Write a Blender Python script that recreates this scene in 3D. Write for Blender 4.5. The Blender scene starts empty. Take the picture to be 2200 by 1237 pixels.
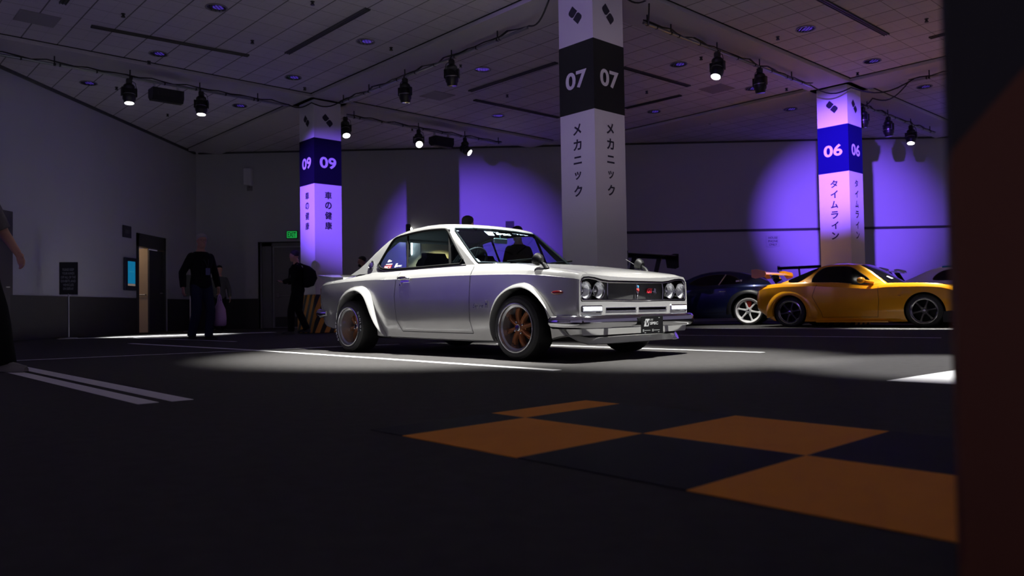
import bpy, bmesh, math, random
import numpy as np
from mathutils import Vector, Matrix

random.seed(4)
SC = bpy.context.scene
COL = SC.collection
PI = math.pi
# ------------------------------------------------------------------ camera
CAM_H = 0.47
F_PX = 1665.2
PITCH, ROLL = math.radians(1.5394), math.radians(0.9297)
_f = Vector((0, math.cos(PITCH), math.sin(PITCH)))
_u0 = Vector((0, -math.sin(PITCH), math.cos(PITCH)))
_r0 = Vector((1, 0, 0))
_r = _r0 * math.cos(ROLL) - _u0 * math.sin(ROLL)
_u = _r0 * math.sin(ROLL) + _u0 * math.cos(ROLL)
cam_d = bpy.data.cameras.new('camera')
cam_d.sensor_width = 36.0
cam_d.lens = 36.0 * F_PX / 2200.0
cam_d.clip_start = 0.02
cam_d.dof.use_dof = True
cam_d.dof.focus_distance = 7.4
cam_d.dof.aperture_fstop = 2.4
cam = bpy.data.objects.new('camera', cam_d)
COL.objects.link(cam)
M = Matrix.Identity(4)
for i in range(3):
    M[i][0], M[i][1], M[i][2] = _r[i], _u[i], -_f[i]
M[2][3] = CAM_H
cam.matrix_world = M
SC.camera = cam

# ------------------------------------------------------------------ world, exposure
SC.view_settings.view_transform = 'Standard'
SC.view_settings.look = 'None'
SC.view_settings.exposure = 0.0
SC.view_settings.gamma = 1.0
SC.view_settings.use_curve_mapping = False
SC.cycles.use_denoising = True
SC.cycles.sample_clamp_indirect = 4.0
SC.cycles.max_bounces = 8
SC.cycles.diffuse_bounces = 4
SC.cycles.transparent_max_bounces = 24
W = bpy.data.worlds.new('World')
SC.world = W
W.use_nodes = True
W.node_tree.nodes['Background'].inputs[0].default_value = (0.72, 0.62, 1.0, 1)
W.node_tree.nodes['Background'].inputs[1].default_value = 0.14

# ------------------------------------------------------------------ stage spots (lamps of the hall's lighting rig, plus added fill lights)
def spot(name, loc, target, half_deg, power, color=(1, 1, 1), blend=0.3, radius=0.06):
    d = bpy.data.lights.new(name, 'SPOT')
    d.energy = power
    d.color = color
    d.spot_size = math.radians(2 * half_deg)
    d.spot_blend = blend
    d.shadow_soft_size = radius
    o = bpy.data.objects.new(name, d)
    COL.objects.link(o)
    o.location = loc
    o.rotation_euler = (Vector(target) - Vector(loc)).to_track_quat('-Z', 'Y').to_euler()
    return o
PURPLE = (0.20, 0.08, 1.0)
WHITE = (1.0, 0.985, 0.93)
spot('purple_spot_back_wall_left', (-7.6, 9.4, 4.15), (-1.25, 23.0, 2.25), 11.2, 12500, PURPLE, 0.9)
spot('purple_spot_back_wall_right', (3.85, 9.4, 4.5), (9.86, 22.8, 2.85), 11.4, 20000, PURPLE, 0.9)
spot('white_spot_silver_car', (-0.77, 8.17, 5.0), (-0.75, 8.47, 0.0), 29.0, 6300, WHITE, 0.65, 0.12)
spot('white_spot_silver_nose', (2.35, 6.1, 5.0), (1.45, 7.15, 0.3), 21.0, 4200, WHITE, 0.9, 0.1)
spot('white_spot_floor_right', (3.9, 6.6, 5.0), (3.35, 5.75, 0.0), 16.5, 3000, (1, 0.985, 0.97), 0.7)
spot('white_spot_yellow_car', (8.3, 15.0, 4.9), (7.75, 14.6, 0.6), 18.0, 4200, WHITE, 0.9)
spot('white_spot_yellow_tail', (5.2, 16.6, 4.7), (5.4, 17.0, 0.0), 22.0, 1500, WHITE, 0.8)
spot('white_spot_far_left', (-7.4, 15.0, 4.5), (-7.6, 17.1, 0.0), 17.0, 7000, (1, 1, 1), 1.0)
spot('blue_wash_left_wall', (-3.0, 8.0, 3.7), (-9.75, 15.6, 2.7), 20.0, 120, (0.62, 0.72, 1.0), 1.0)
spot('purple_wash_column_front', (-4.5, 4.0, 4.8), (1.0, 11.3, 4.2), 17.0, 420, (0.35, 0.16, 1.0), 0.8)
spot('purple_spot_left_wall', (-4.0, 5.5, 4.7), (-10.0, 8.2, 1.7), 17.0, 2600, PURPLE, 0.6)
spot('pink_wash_column_side', (6.0, 4.5, 4.8), (1.6, 11.4, 3.4), 13.0, 150, (1.0, 0.72, 0.9), 0.9)
spot('bounce_fill_near_bay_left', (-6.5, 4.4, 5.0), (-6.9, 4.2, 0.0), 30.0, 14000, (0.84, 0.74, 1.0), 0.6)  # added out of view: its floor pool brightens the ceiling by bounce
spot('bounce_fill_bay_behind', (-1.5, -3.6, 5.0), (-1.5, -3.4, 0.0), 34.0, 14000, (0.86, 0.76, 1.0), 0.6)  # added behind the camera as bounce fill for the ceiling
spot('bounce_fill_near_bay_right', (6.6, 3.0, 5.0), (7.2, 3.2, 0.0), 28.0, 7000, (0.9, 0.8, 1.0), 0.6)  # added unseen spot, more bounce for ceiling and columns
spot('purple_ceiling_fill_left', (-11.2, 8.5, 1.2), (-6.0, 9.5, 5.3), 40.0, 14, (0.3, 0.1, 1.0), 1.0)  # added purple fill for the ceiling, no lamp of the rig
spot('purple_wash_ceiling_right', (13.4, 17.6, 2.6), (11.2, 18.6, 5.3), 24.0, 60, PURPLE, 0.8)

# ------------------------------------------------------------------ material helpers
MATS = {}
def mat(name, col, rough=0.5, metal=0.0, coat=0.0, spec=0.5, emit=None, emit_s=0.0, var=0.0, vscale=8.0, bump=0.0, bscale=60.0):
    if name in MATS: return MATS[name]
    m = bpy.data.materials.new(name)
    m.use_nodes = True
    nt = m.node_tree
    b = nt.nodes['Principled BSDF']
    b.inputs['Base Color'].default_value = (*col, 1)
    b.inputs['Roughness'].default_value = rough
    b.inputs['Metallic'].default_value = metal
    b.inputs['Coat Weight'].default_value = coat
    b.inputs['Coat Roughness'].default_value = 0.05
    b.inputs['Specular IOR Level'].default_value = spec
    if emit:
        b.inputs['Emission Color'].default_value = (*emit, 1)
        b.inputs['Emission Strength'].default_value = emit_s
    if var or bump:
        tc = nt.nodes.new('ShaderNodeTexCoord')
        if var:
            n = nt.nodes.new('ShaderNodeTexNoise'); n.inputs['Scale'].default_value = vscale; n.inputs['Detail'].default_value = 4
            r = nt.nodes.new('ShaderNodeMapRange'); r.inputs[3].default_value = 1 - var; r.inputs[4].default_value = 1 + var
            x = nt.nodes.new('ShaderNodeMix'); x.data_type = 'RGBA'; x.blend_type = 'MULTIPLY'; x.inputs[0].default_value = 1
            x.inputs[6].default_value = (*col, 1)
            nt.links.new(tc.outputs['Object'], n.inputs['Vector'])
            nt.links.new(n.outputs['Fac'], r.inputs[0]); nt.links.new(r.outputs[0], x.inputs[7])
            nt.links.new(x.outputs[2], b.inputs['Base Color'])
        if bump:
            n2 = nt.nodes.new('ShaderNodeTexNoise'); n2.inputs['Scale'].default_value = bscale
            bp = nt.nodes.new('ShaderNodeBump'); bp.inputs['Strength'].default_value = bump; bp.inputs['Distance'].default_value = 0.01
            nt.links.new(tc.outputs['Object'], n2.inputs['Vector'])
            nt.links.new(n2.outputs['Fac'], bp.inputs['Height']); nt.links.new(bp.outputs[0], b.inputs['Normal'])
    MATS[name] = m
    return m
class N:
    """tiny wrapper for math-node graphs"""
    def __init__(s, m): s.nt = m.node_tree
    def val(s, op, a, b=0.0, c=0.0):
        n = s.nt.nodes.new('ShaderNodeMath'); n.operation = op
        for i, v in enumerate((a, b, c)):
            if isinstance(v, (int, float)): n.inputs[i].default_value = v
            else: s.nt.links.new(v, n.inputs[i])
        return n.outputs[0]
    def xyz(s):
        tc = s.nt.nodes.new('ShaderNodeTexCoord'); sp = s.nt.nodes.new('ShaderNodeSeparateXYZ')
        s.nt.links.new(tc.outputs['Object'], sp.inputs[0]); return sp.outputs
    def mixc(s, fac, a, b):
        n = s.nt.nodes.new('ShaderNodeMix'); n.data_type = 'RGBA'
        s.nt.links.new(fac, n.inputs[0])
        for i, v in ((6, a), (7, b)):
            if isinstance(v, tuple): n.inputs[i].default_value = (*v, 1)
            else: s.nt.links.new(v, n.inputs[i])
        return n.outputs[2]
def glass(name, tint, refl=0.06, rough=0.0):
    if name in MATS: return MATS[name]
    m = bpy.data.materials.new(name); m.use_nodes = True; nt = m.node_tree
    for n in list(nt.nodes): nt.nodes.remove(n)
    out = nt.nodes.new('ShaderNodeOutputMaterial'); mx = nt.nodes.new('ShaderNodeMixShader')
    tr = nt.nodes.new('ShaderNodeBsdfTransparent'); tr.inputs[0].default_value = (*tint, 1)
    gl = nt.nodes.new('ShaderNodeBsdfGlossy'); gl.inputs['Roughness'].default_value = rough
    fr = nt.nodes.new('ShaderNodeFresnel'); fr.inputs[0].default_value = 1.3
    ge = nt.nodes.new('ShaderNodeNewGeometry'); k = nt.nodes.new('ShaderNodeMath'); k.operation = 'MULTIPLY_ADD'; k.inputs[1].default_value = -1; k.inputs[2].default_value = 1
    q = nt.nodes.new('ShaderNodeMath'); q.operation = 'MULTIPLY'; nt.links.new(ge.outputs['Backfacing'], k.inputs[0]); nt.links.new(k.outputs[0], q.inputs[0]); nt.links.new(fr.outputs[0], q.inputs[1])
    nt.links.new(q.outputs[0], mx.inputs[0]); nt.links.new(tr.outputs[0], mx.inputs[1]); nt.links.new(gl.outputs[0], mx.inputs[2])
    nt.links.new(mx.outputs[0], out.inputs[0])
    MATS[name] = m
    return m

BLACK = mat('black_plastic', (0.012, 0.012, 0.013), 0.45)
RUBBER = mat('rubber', (0.012, 0.012, 0.012), 0.62, var=0.25, vscale=30)
CHROME = mat('chrome', (0.82, 0.83, 0.85), 0.09, 1.0)
STEEL = mat('brushed_steel', (0.5, 0.5, 0.52), 0.3, 1.0)
DARKCAV = mat('dark_cavity', (0.004, 0.004, 0.004), 0.9)
WHITEVINYL = mat('white_vinyl', (0.82, 0.82, 0.82), 0.5)
NAVYINK = mat('navy_ink', (0.014, 0.012, 0.03), 0.5)
LENS_ON = mat('lit_lens', (1, 1, 1), 0.3, emit=(1, 0.98, 0.93), emit_s=14.0)

# ------------------------------------------------------------------ mesh helpers
def mesh_obj(name, verts, faces, mats, parent=None, smooth=None, fm=None):
    me = bpy.data.meshes.new(name)
    me.from_pydata([tuple(v) for v in verts], [], [tuple(f) for f in faces])
    if not isinstance(mats, (list, tuple)): mats = [mats]
    for m in mats: me.materials.append(m)
    if fm is not None: me.polygons.foreach_set('material_index', fm)
    bm = bmesh.new(); bm.from_mesh(me); bmesh.ops.recalc_face_normals(bm, faces=bm.faces); bm.to_mesh(me); bm.free()
    finish(me, smooth)
    o = bpy.data.objects.new(name, me); COL.objects.link(o)
    if parent: o.parent = parent
    return o
def finish(me, smooth):
    if smooth:
        me.polygons.foreach_set('use_smooth', [True] * len(me.polygons))
        me.set_sharp_from_angle(angle=math.radians(smooth))
    me.update()
class MB:
    """collects shapes; build() links them as ONE mesh object"""
    def __init__(s): s.v, s.f, s.m, s.cur, s.X = [], [], [], 0, None
    def add(s, vs, fs, mi=None):
        o = len(s.v)
        if s.X is not None: vs = [s.X @ Vector(v) for v in vs]
        s.v += [Vector(v) for v in vs]; s.f += [tuple(i + o for i in f) for f in fs]
        s.m += [s.cur if mi is None else mi] * len(fs); return s
    def box(s, c, d, rz=0.0, bev=0.0, mi=None):
        x, y, z = d[0] / 2, d[1] / 2, d[2] / 2
        if bev <= 0:
            vs = [(a * x, b * y, e * z) for e in (-1, 1) for a, b in ((-1, -1), (1, -1), (1, 1), (-1, 1))]
            fs = [(0, 3, 2, 1), (4, 5, 6, 7), (0, 1, 5, 4), (1, 2, 6, 5), (2, 3, 7, 6), (3, 0, 4, 7)]
        else:
            ring = []
            for k, (zz, ins) in enumerate(((-z, bev), (-z + bev, 0), (z - bev, 0), (z, bev))):
                X, Y = x - ins, y - ins
                ring.append([(X, -Y + bev * .999 if not ins else -Y, zz), (X, Y, zz)])
            vs, fs = [], []
            for zz, ins in ((-z, bev), (-z + bev, 0), (z - bev, 0), (z, bev)):
                X, Y, q = x - ins, y - ins, max(bev - ins, 0.0001)
                vs += [(X - q, -Y, zz), (X, -Y + q, zz), (X, Y - q, zz), (X - q, Y, zz), (-X + q, Y, zz), (-X, Y - q, zz), (-X, -Y + q, zz), (-X + q, -Y, zz)]
            for k in range(3):
                for i in range(8):
                    j = (i + 1) % 8; fs.append((k * 8 + i, k * 8 + j, k * 8 + 8 + j, k * 8 + 8 + i))
            fs += [tuple(range(7, -1, -1)), tuple(range(24, 32))]
        cz, sz = math.cos(rz), math.sin(rz)
        return s.add([(c[0] + a * cz - b * sz, c[1] + a * sz + b * cz, c[2] + e) for a, b, e in vs], fs, mi)
    def rings(s, rings, close=True, caps=(True, True), mi=None):
        n = len(rings[0]); vs = [p for r in rings for p in r]; fs = []
        for k in range(len(rings) - 1):
            for i in range(n if close else n - 1):
                j = (i + 1) % n; fs.append((k * n + i, k * n + j, (k + 1) * n + j, (k + 1) * n + i))
        if caps[0]: fs.append(tuple(range(n - 1, -1, -1)))
        if caps[1]: fs.append(tuple(range((len(rings) - 1) * n, len(rings) * n)))
        return s.add(vs, fs, mi)
    def tube(s, pts, r, n=8, closed=False, mi=None, caps=True):
        P = [Vector(p) for p in pts]; R = r if isinstance(r, (list, tuple)) else [r] * len(P); rings = []; up = None
        for i, p in enumerate(P):
            if closed: t = P[(i + 1) % len(P)] - P[i - 1]
            else: t = P[min(i + 1, len(P) - 1)] - P[max(i - 1, 0)]
            t.normalize()
            if up is None:
                up = Vector((0, 0, 1)) if abs(t.z) < .9 else Vector((1, 0, 0))
            up = (up - t * up.dot(t)).normalized(); sd = t.cross(up)
            rings.append([p + (up * math.cos(a) + sd * math.sin(a)) * R[i] for a in [2 * PI * k / n for k in range(n)]])
        if closed: rings.append(rings[0])
        return s.rings(rings, True, (caps and not closed, caps and not closed), mi)
    def lathe(s, prof, o=(0, 0, 0), axis=(0, 0, 1), n=24, mi=None, cap=True):
        ax = Vector(axis).normalized(); a = Vector((1, 0, 0)) if abs(ax.x) < .9 else Vector((0, 1, 0))
        u = (a - ax * a.dot(ax)).normalized(); v = ax.cross(u); o = Vector(o)
        rings = [[o + ax * h + (u * math.cos(t) + v * math.sin(t)) * max(r, 1e-4) for t in [2 * PI * k / n for k in range(n)]] for r, h in prof]
        return s.rings(rings, True, (cap, cap), mi)
    def prism(s, poly, o, ux, uy, n0, depth, mi=None):
        o, ux, uy, n0 = Vector(o), Vector(ux), Vector(uy), Vector(n0)
        a = [o + ux * p[0] + uy * p[1] for p in poly]; b = [p + n0 * depth for p in a]
        return s.rings([a, b], True, (True, True), mi)
    def ellipsoid(s, c, r, n=14, mi=None, X=None):
        rings = []
        for k in range(n // 2 + 1):
            t = -PI / 2 + PI * k / (n // 2); q = max(math.cos(t), .01)
            ring = [Vector((r[0] * q * math.cos(2 * PI * i / n), r[1] * q * math.sin(2 * PI * i / n), r[2] * math.sin(t))) for i in range(n)]
            rings.append([(X @ p if X else p) + Vector(c) for p in ring])
        return s.rings(rings, True, (True, True), mi)
    def build(s, name, mats, parent=None, smooth=40):
        return mesh_obj(name, s.v, s.f, mats, parent, smooth, s.m)
_tc = {}
def text_geo(txt, bold=0.0, res=3, depth=0.0):
    k = (txt, bold, res, depth)
    if k not in _tc:
        c = bpy.data.curves.new('t', 'FONT'); c.body = txt; c.size = 1; c.offset = bold; c.resolution_u = res; c.extrude = depth
        c.align_x = 'CENTER'; c.align_y = 'CENTER'
        o = bpy.data.objects.new('t', c); COL.objects.link(o)
        dg = bpy.context.evaluated_depsgraph_get(); dg.update()
        me = bpy.data.meshes.new_from_object(o.evaluated_get(dg))
        V = [v.co.copy() for v in me.vertices]; Fc = [tuple(p.vertices) for p in me.polygons]
        bpy.data.objects.remove(o); bpy.data.curves.remove(c); bpy.data.meshes.remove(me)
        if V:
            x0, x1 = min(v.x for v in V), max(v.x for v in V); y0, y1 = min(v.y for v in V), max(v.y for v in V)
            for v in V: v.x -= (x0 + x1) / 2; v.y -= (y0 + y1) / 2
            _tc[k] = (V, Fc, x1 - x0, y1 - y0)
        else: _tc[k] = ([], [], 1, 1)
    return _tc[k]
def put_text(mb, txt, c, right, up, width=None, height=None, bold=0.0, shear=0.0, mi=None, depth=0.0, res=3):
    """centre the text on c, fitted to width and/or height"""
    V, Fc, w, h = text_geo(txt, bold, res, depth)
    sx = sy = 1.0
    if width: sx = width / w
    if height: sy = height / h
    if not width: sx = sy
    if not height: sy = sx
    c, right, up = Vector(c), Vector(right).normalized(), Vector(up).normalized(); n = right.cross(up)
    mb.add([c + right * (v.x * sx + shear * v.y * sy) + up * v.y * sy + n * v.z * sy for v in V], Fc, mi)
def tag(o, label=None, cat=None, group=None, kind=None):
    if label: o['label'] = label
    if cat: o['category'] = cat
    if group: o['group'] = group
    if kind: o['kind'] = kind
    return o
def thing(name, label, cat, loc=(0, 0, 0), rz=0.0, group=None, scale=1.0):
    o = bpy.data.objects.new(name, None); COL.objects.link(o); o.empty_display_size = 0.2
    o.location = loc; o.rotation_euler = (0, 0, rz); o.scale = (scale,) * 3
    return tag(o, label, cat, group)
def copy_tree(o, parent=None):
    c = o.copy(); COL.objects.link(c)
    if parent: c.parent = parent
    for ch in list(o.children): copy_tree(ch, c)
    return c
def cut(o, cutters):
    for c in cutters:
        md = o.modifiers.new('b', 'BOOLEAN'); md.operation = 'DIFFERENCE'; md.solver = 'EXACT'; md.object = c
        md.material_mode = 'TRANSFER'
    dg = bpy.context.evaluated_depsgraph_get(); dg.update()
    me = bpy.data.meshes.new_from_object(o.evaluated_get(dg))
    old = o.data; o.modifiers.clear(); o.data = me; me.name = o.name
    bpy.data.meshes.remove(old)
    for c in cutters:
        d = c.data; bpy.data.objects.remove(c); bpy.data.meshes.remove(d)
    return o
def lerp(tab, x):
    X = [p[0] for p in tab]; Y = [p[1] for p in tab]
    if x <= X[0]: return Y[0]
    if x >= X[-1]: return Y[-1]
    for i in range(len(X) - 1):
        if X[i] <= x <= X[i + 1]:
            d = [(Y[k + 1] - Y[k]) / (X[k + 1] - X[k]) for k in range(len(X) - 1)]
            def m(k):
                if k == 0: return d[0]
                if k == len(X) - 1: return d[-1]
                return 0 if d[k - 1] * d[k] <= 0 else 2 * d[k - 1] * d[k] / (d[k - 1] + d[k])
            h = X[i + 1] - X[i]; t = (x - X[i]) / h
            return (2*t**3-3*t**2+1)*Y[i] + (t**3-2*t**2+t)*h*m(i) + (-2*t**3+3*t**2)*Y[i+1] + (t**3-t**2)*h*m(i+1)
# ------------------------------------------------------------------ the hall
GA = Vector((0.7372, 0.6757, 0)); GB = Vector((-0.6757, 0.7372, 0))     # the two directions of the column grid
C07 = Vector((1.2576, 11.6512, 0)); GS = 8.329
C09 = C07 + GB * GS; C06 = C07 + GA * GS
GRZ = math.atan2(GA.y, GA.x)
CEIL = 5.33
def back_y(x): return 23.05 - 0.028 * x
def left_x(y): return -9.83 + 0.04 * (y - 14.86)

carpet = mat('dark_carpet', (0.052, 0.05, 0.05), 0.95, spec=0.1, var=0.22, vscale=14, bump=0.5, bscale=260)
def ceiling_mat():
    m = mat('acoustic_ceiling_tile', (0.5, 0.47, 0.49), 0.9)
    n = N(m); x, y, z = n.xyz(); b = m.node_tree.nodes['Principled BSDF']
    ou, ov = C07.dot(GA), C07.dot(GB)
    u = n.val('SUBTRACT', n.val('ADD', n.val('MULTIPLY', x, GA.x), n.val('MULTIPLY', y, GA.y)), ou - 0.463)
    v = n.val('SUBTRACT', n.val('ADD', n.val('MULTIPLY', x, GB.x), n.val('MULTIPLY', y, GB.y)), ov - 0.463)
    def line(t, per, w):
        f = n.val('FRACT', n.val('DIVIDE', t, per)); d = n.val('ABSOLUTE', n.val('SUBTRACT', f, 0.5))
        return n.val('GREATER_THAN', d, 0.5 - w / per)
    la = line(u, GS / 15, 0.011); lb = line(v, GS / 30, 0.004); lc = line(u, GS / 30, 0.003); ld = line(v, GS / 15, 0.005)
    k = n.val('MINIMUM', n.val('ADD', n.val('ADD', n.val('MULTIPLY', la, 0.8), n.val('MULTIPLY', ld, 0.6)), n.val('ADD', n.val('MULTIPLY', lb, 0.22), n.val('MULTIPLY', lc, 0.22))), 0.85)
    cu = n.val('FLOOR', n.val('DIVIDE', u, GS / 15)); cv = n.val('FLOOR', n.val('DIVIDE', v, GS / 15))
    wn = m.node_tree.nodes.new('ShaderNodeTexWhiteNoise'); wn.noise_dimensions = '2D'
    cb = m.node_tree.nodes.new('ShaderNodeCombineXYZ'); m.node_tree.links.new(cu, cb.inputs[0]); m.node_tree.links.new(cv, cb.inputs[1])
    m.node_tree.links.new(cb.outputs[0], wn.inputs['Vector'])
    base = n.mixc(wn.outputs['Value'], (0.58, 0.54, 0.60), (0.64, 0.60, 0.66))
    m.node_tree.links.new(n.mixc(k, base, (0.06, 0.055, 0.06)), b.inputs['Base Color'])
    return m
wall_m = mat('painted_wall', (0.44, 0.44, 0.47), 0.75, var=0.04, vscale=1.5, bump=0.05, bscale=90)
dado_m = mat('dark_wainscot', (0.022, 0.021, 0.022), 0.6, var=0.2, vscale=3)
door_m = mat('dark_door', (0.035, 0.033, 0.036), 0.5)
greydoor_m = mat('grey_door', (0.16, 0.15, 0.16), 0.55, var=0.05)
trim_m = mat('grey_trim', (0.2, 0.19, 0.2), 0.6)
gyp = mat('ceiling_gypsum', (0.52, 0.49, 0.53), 0.9, var=0.03, vscale=2)

def wall_slab(name, pts, z0, z1, m, th=0.12):
    """vertical slab along the polyline pts, thickness towards +left of travel"""
    mb = MB()
    for a, b in zip(pts[:-1], pts[1:]):
        a, b = Vector((*a, 0)), Vector((*b, 0)); t = (b - a).normalized(); nn = Vector((-t.y, t.x, 0)) * th
        mb.rings([[a + Vector((0, 0, z0)), b + Vector((0, 0, z0)), b + nn + Vector((0, 0, z0)), a + nn + Vector((0, 0, z0))],
                  [a + Vector((0, 0, z1)), b + Vector((0, 0, z1)), b + nn + Vector((0, 0, z1)), a + nn + Vector((0, 0, z1))]])
    return mb.build(name, m, None, None)

fl = MB().box((1.0, 9.5, -0.05), (26, 30, 0.1)).build('floor', carpet, None, None); tag(fl, kind='structure')
ce = MB().box((1.0, 9.5, CEIL + 0.05), (26, 30, 0.1)).build('ceiling', ceiling_mat(), None, None); tag(ce, kind='structure')

# left wall, with the opening of the door that stands ajar
LD0, LD1, LDT = 19.86, 21.5, 2.58
lw = MB()
def lwall(y0, y1, z0, z1):
    a, b = Vector((left_x(y0), y0, 0)), Vector((left_x(y1), y1, 0))
    q = Vector((-0.2, 0, 0))
    lw.rings([[p + Vector((0, 0, z0)) for p in (a, b, b + q, a + q)], [p + Vector((0, 0, z1)) for p in (a, b, b + q, a + q)]])
lwall(1.0, LD0, 0, CEIL); lwall(LD0, LD1, LDT, CEIL); lwall(LD1, 23.6, 0, CEIL)
tag(lw.build('wall_left', wall_m, None, None), kind='structure')
bw = MB()
def bwall(x0, x1, z0, z1, d=0.0, th=0.2):
    a, b = Vector((x0, back_y(x0) + d, 0)), Vector((x1, back_y(x1) + d, 0)); q = Vector((0, th, 0))
    bw.rings([[p + Vector((0, 0, z0)) for p in (a, b, b + q, a + q)], [p + Vector((0, 0, z1)) for p in (a, b, b + q, a + q)]])
BD0, BD1, BDT = -7.62, -5.6, 2.6
WD0, WD1, WDT = -2.72, -1.70, 2.47
bwall(-9.8, BD0, 0, CEIL); bwall(BD0, BD1, BDT, CEIL); bwall(BD1, WD0, 0, CEIL); bwall(WD0, WD1, WDT, CEIL); bwall(WD1, 14.0, 0, CEIL)
bwall(BD0 - .2, BD1 + .2, 0, BDT + .2, 0.45); bwall(BD0 - .2, BD0, 0, BDT + .2, .02, .5); bwall(BD1, BD1 + .2, 0, BDT + .2, .02, .5); bwall(BD0 - .2, BD1 + .2, BDT, BDT + .2, .02, .5)
bwall(WD0 - .2, WD1 + .2, 0, WDT + .2, .2, .1)
tag(bw.build('wall_back', wall_m, None, None), kind='structure')
# dark wainscot on the left wall and the left end of the back wall
dd = MB()
for y0, y1 in ((1.0, LD0), (LD1, 23.3)):
    a, b = Vector((left_x(y0), y0, 0)), Vector((left_x(y1), y1, 0)); q = Vector((0.03, 0, 0))
    dd.rings([[p for p in (a, a + q, b + q, b)], [p + Vector((0, 0, .9)) for p in (a, a + q, b + q, b)]])
tag(dd.build('baseboard_left', dado_m, None, None), kind='structure')
dd = MB()
for x0, x1 in ((-9.47, BD0), (BD1, WD0)):
    a, b = Vector((x0, back_y(x0), 0)), Vector((x1, back_y(x1), 0)); q = Vector((0, -0.03, 0))
    dd.rings([[p for p in (a, b, b + q, a + q)], [p + Vector((0, 0, .9)) for p in (a, b, b + q, a + q)]])
tag(dd.build('baseboard_back', dado_m, None, None), kind='structure')
# dark rail along the right part of the back wall and cornices
rl = MB(); a, b = Vector((3.0, back_y(3.0) - .002, 2.64)), Vector((14, back_y(14) - .002, 2.64)); q = Vector((0, -0.03, 0))
rl.rings([[p for p in (a, b, b + q, a + q)], [p + Vector((0, 0, .07)) for p in (a, b, b + q, a + q)]])
tag(rl.build('trim_1', mat('dark_rail', (0.03, 0.03, 0.035), .5), None, None), kind='structure')
cn = MB(); a, b = Vector((-9.4, back_y(-9.4) - .002, CEIL - .045)), Vector((13.5, back_y(13.5) - .002, CEIL - .045)); q = Vector((0, -0.05, 0))
cn.rings([[p for p in (a, b, b + q, a + q)], [p + Vector((0, 0, .045)) for p in (a, b, b + q, a + q)]])
a, b = Vector((left_x(1.0), 1.0, CEIL - .06)), Vector((left_x(23.2), 23.2, CEIL - .06)); q = Vector((0.05, 0, 0))
cn.rings([[p for p in (a, a + q, b + q, b)], [p + Vector((0, 0, .06)) for p in (a, a + q, b + q, b)]])
tag(cn.build('trim_2', mat('dark_cornice', (0.05, 0.05, 0.055), .7), None, None), kind='structure')
# plain gypsum bands of the ceiling along the column lines
def band(n, p, d, t0, t1, w=0.93):
    p, d = Vector(p), Vector(d); s = Vector((-d.y, d.x, 0)) * w / 2; a, b = p + d * t0, p + d * t1
    mb = MB(); z0, z1 = CEIL - 0.075, CEIL - 0.001
    mb.rings([[q + Vector((0, 0, z0)) for q in (a - s, b - s, b + s, a + s)], [q + Vector((0, 0, z1)) for q in (a - s, b - s, b + s, a + s)]])
    for e in (-1, 1):       # shadow gap beside the band
        r = s * (1 + 0.03 / w) * e; r2 = s * (1 + .065 / w) * e
        mb.rings([[q + Vector((0, 0, z1 - .012)) for q in (a + r, b + r, b + r2, a + r2)], [q + Vector((0, 0, z1)) for q in (a + r, b + r, b + r2, a + r2)]], mi=1)
    tag(mb.build('trim_%d' % n, [gyp, DARKCAV], None, None), kind='structure')
band(3, C09, GA, -6.9, 7.2); band(4, C07, GA, -9.5, 15.6); band(5, C07, GB, -9.0, 15.3); band(6, C06, GB, -7.0, 7.1)

# doors ------------------------------------------------------------------
d1 = thing('door_1', None, None, (left_x(LD0) , LD0, 0)); d1['kind'] = 'structure'
mb = MB()
for y0, y1, z0, z1 in ((0, .09, 0, LDT), (LD1 - LD0 - .09, LD1 - LD0, 0, LDT), (0, LD1 - LD0, LDT - .34, LDT)):
    mb.box((-.07, (y0 + y1) / 2, (z0 + z1) / 2), (.2, y1 - y0, z1 - z0))
mb.build('door_frame', door_m, d1, None)
lf = MB().box((-.05, 1.17, 1.1), (.05, .78, 2.2), bev=.004).build('door_leaf', door_m, d1, None)
MB().tube([(-.0, 1.35, 1.05), (.06, 1.35, 1.05), (.06, 1.25, 1.05)], .012).build('door_handle', STEEL, lf)
lf2 = MB().box((-.50, .80, 1.12), (.86, .045, 2.24), bev=.004).build('open_leaf', mat('warm_beige_door', (0.62, 0.47, 0.31), .6, var=.06, vscale=2), d1, None)
MB().tube([(-.86, .765, 1.0), (-.86, .72, 1.0), (-.12, .72, 1.0), (-.12, .765, 1.0)], .018).build('push_bar', STEEL, lf2)
# lit corridor behind that door: its far wall is seen through the gap
cw = MB().box((-11.3, 21.0, 1.3), (.1, 4.2, 2.7)).build('wall_corridor', mat('beige_corridor', (0.66, 0.5, 0.33), .7, var=.05, vscale=2), None, None); tag(cw, kind='structure')
cl = bpy.data.lights.new('corridor_lamp', 'POINT'); cl.energy = 9; cl.color = (1, .74, .46); cl.shadow_soft_size = .2
co = bpy.data.objects.new('corridor_lamp', cl); COL.objects.link(co); co.location = (-10.35, 19.75, 2.3)
d2 = thing('door_2', None, None, (BD0, back_y(BD0), 0)); d2['kind'] = 'structure'
mb = MB(); w2 = BD1 - BD0
for x0, x1, z0, z1 in ((.02, .3, 0, BDT), (w2 - .3, w2 - .02, 0, BDT), (.02, w2 - .02, 2.5, BDT)):
    mb.box(((x0 + x1) / 2, .4, (z0 + z1) / 2), (x1 - x0, .1, z1 - z0))
mb.build('door_frame', trim_m, d2, None)
lf = MB().box((w2 / 2, .42, 1.24), (1.3, .045, 2.44), bev=.004).build('door_leaf', greydoor_m, d2, None)
MB().box((w2 / 2, .39, .19), (1.24, .012, .3)).build('kick_plate', dado_m, lf, None)
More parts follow.
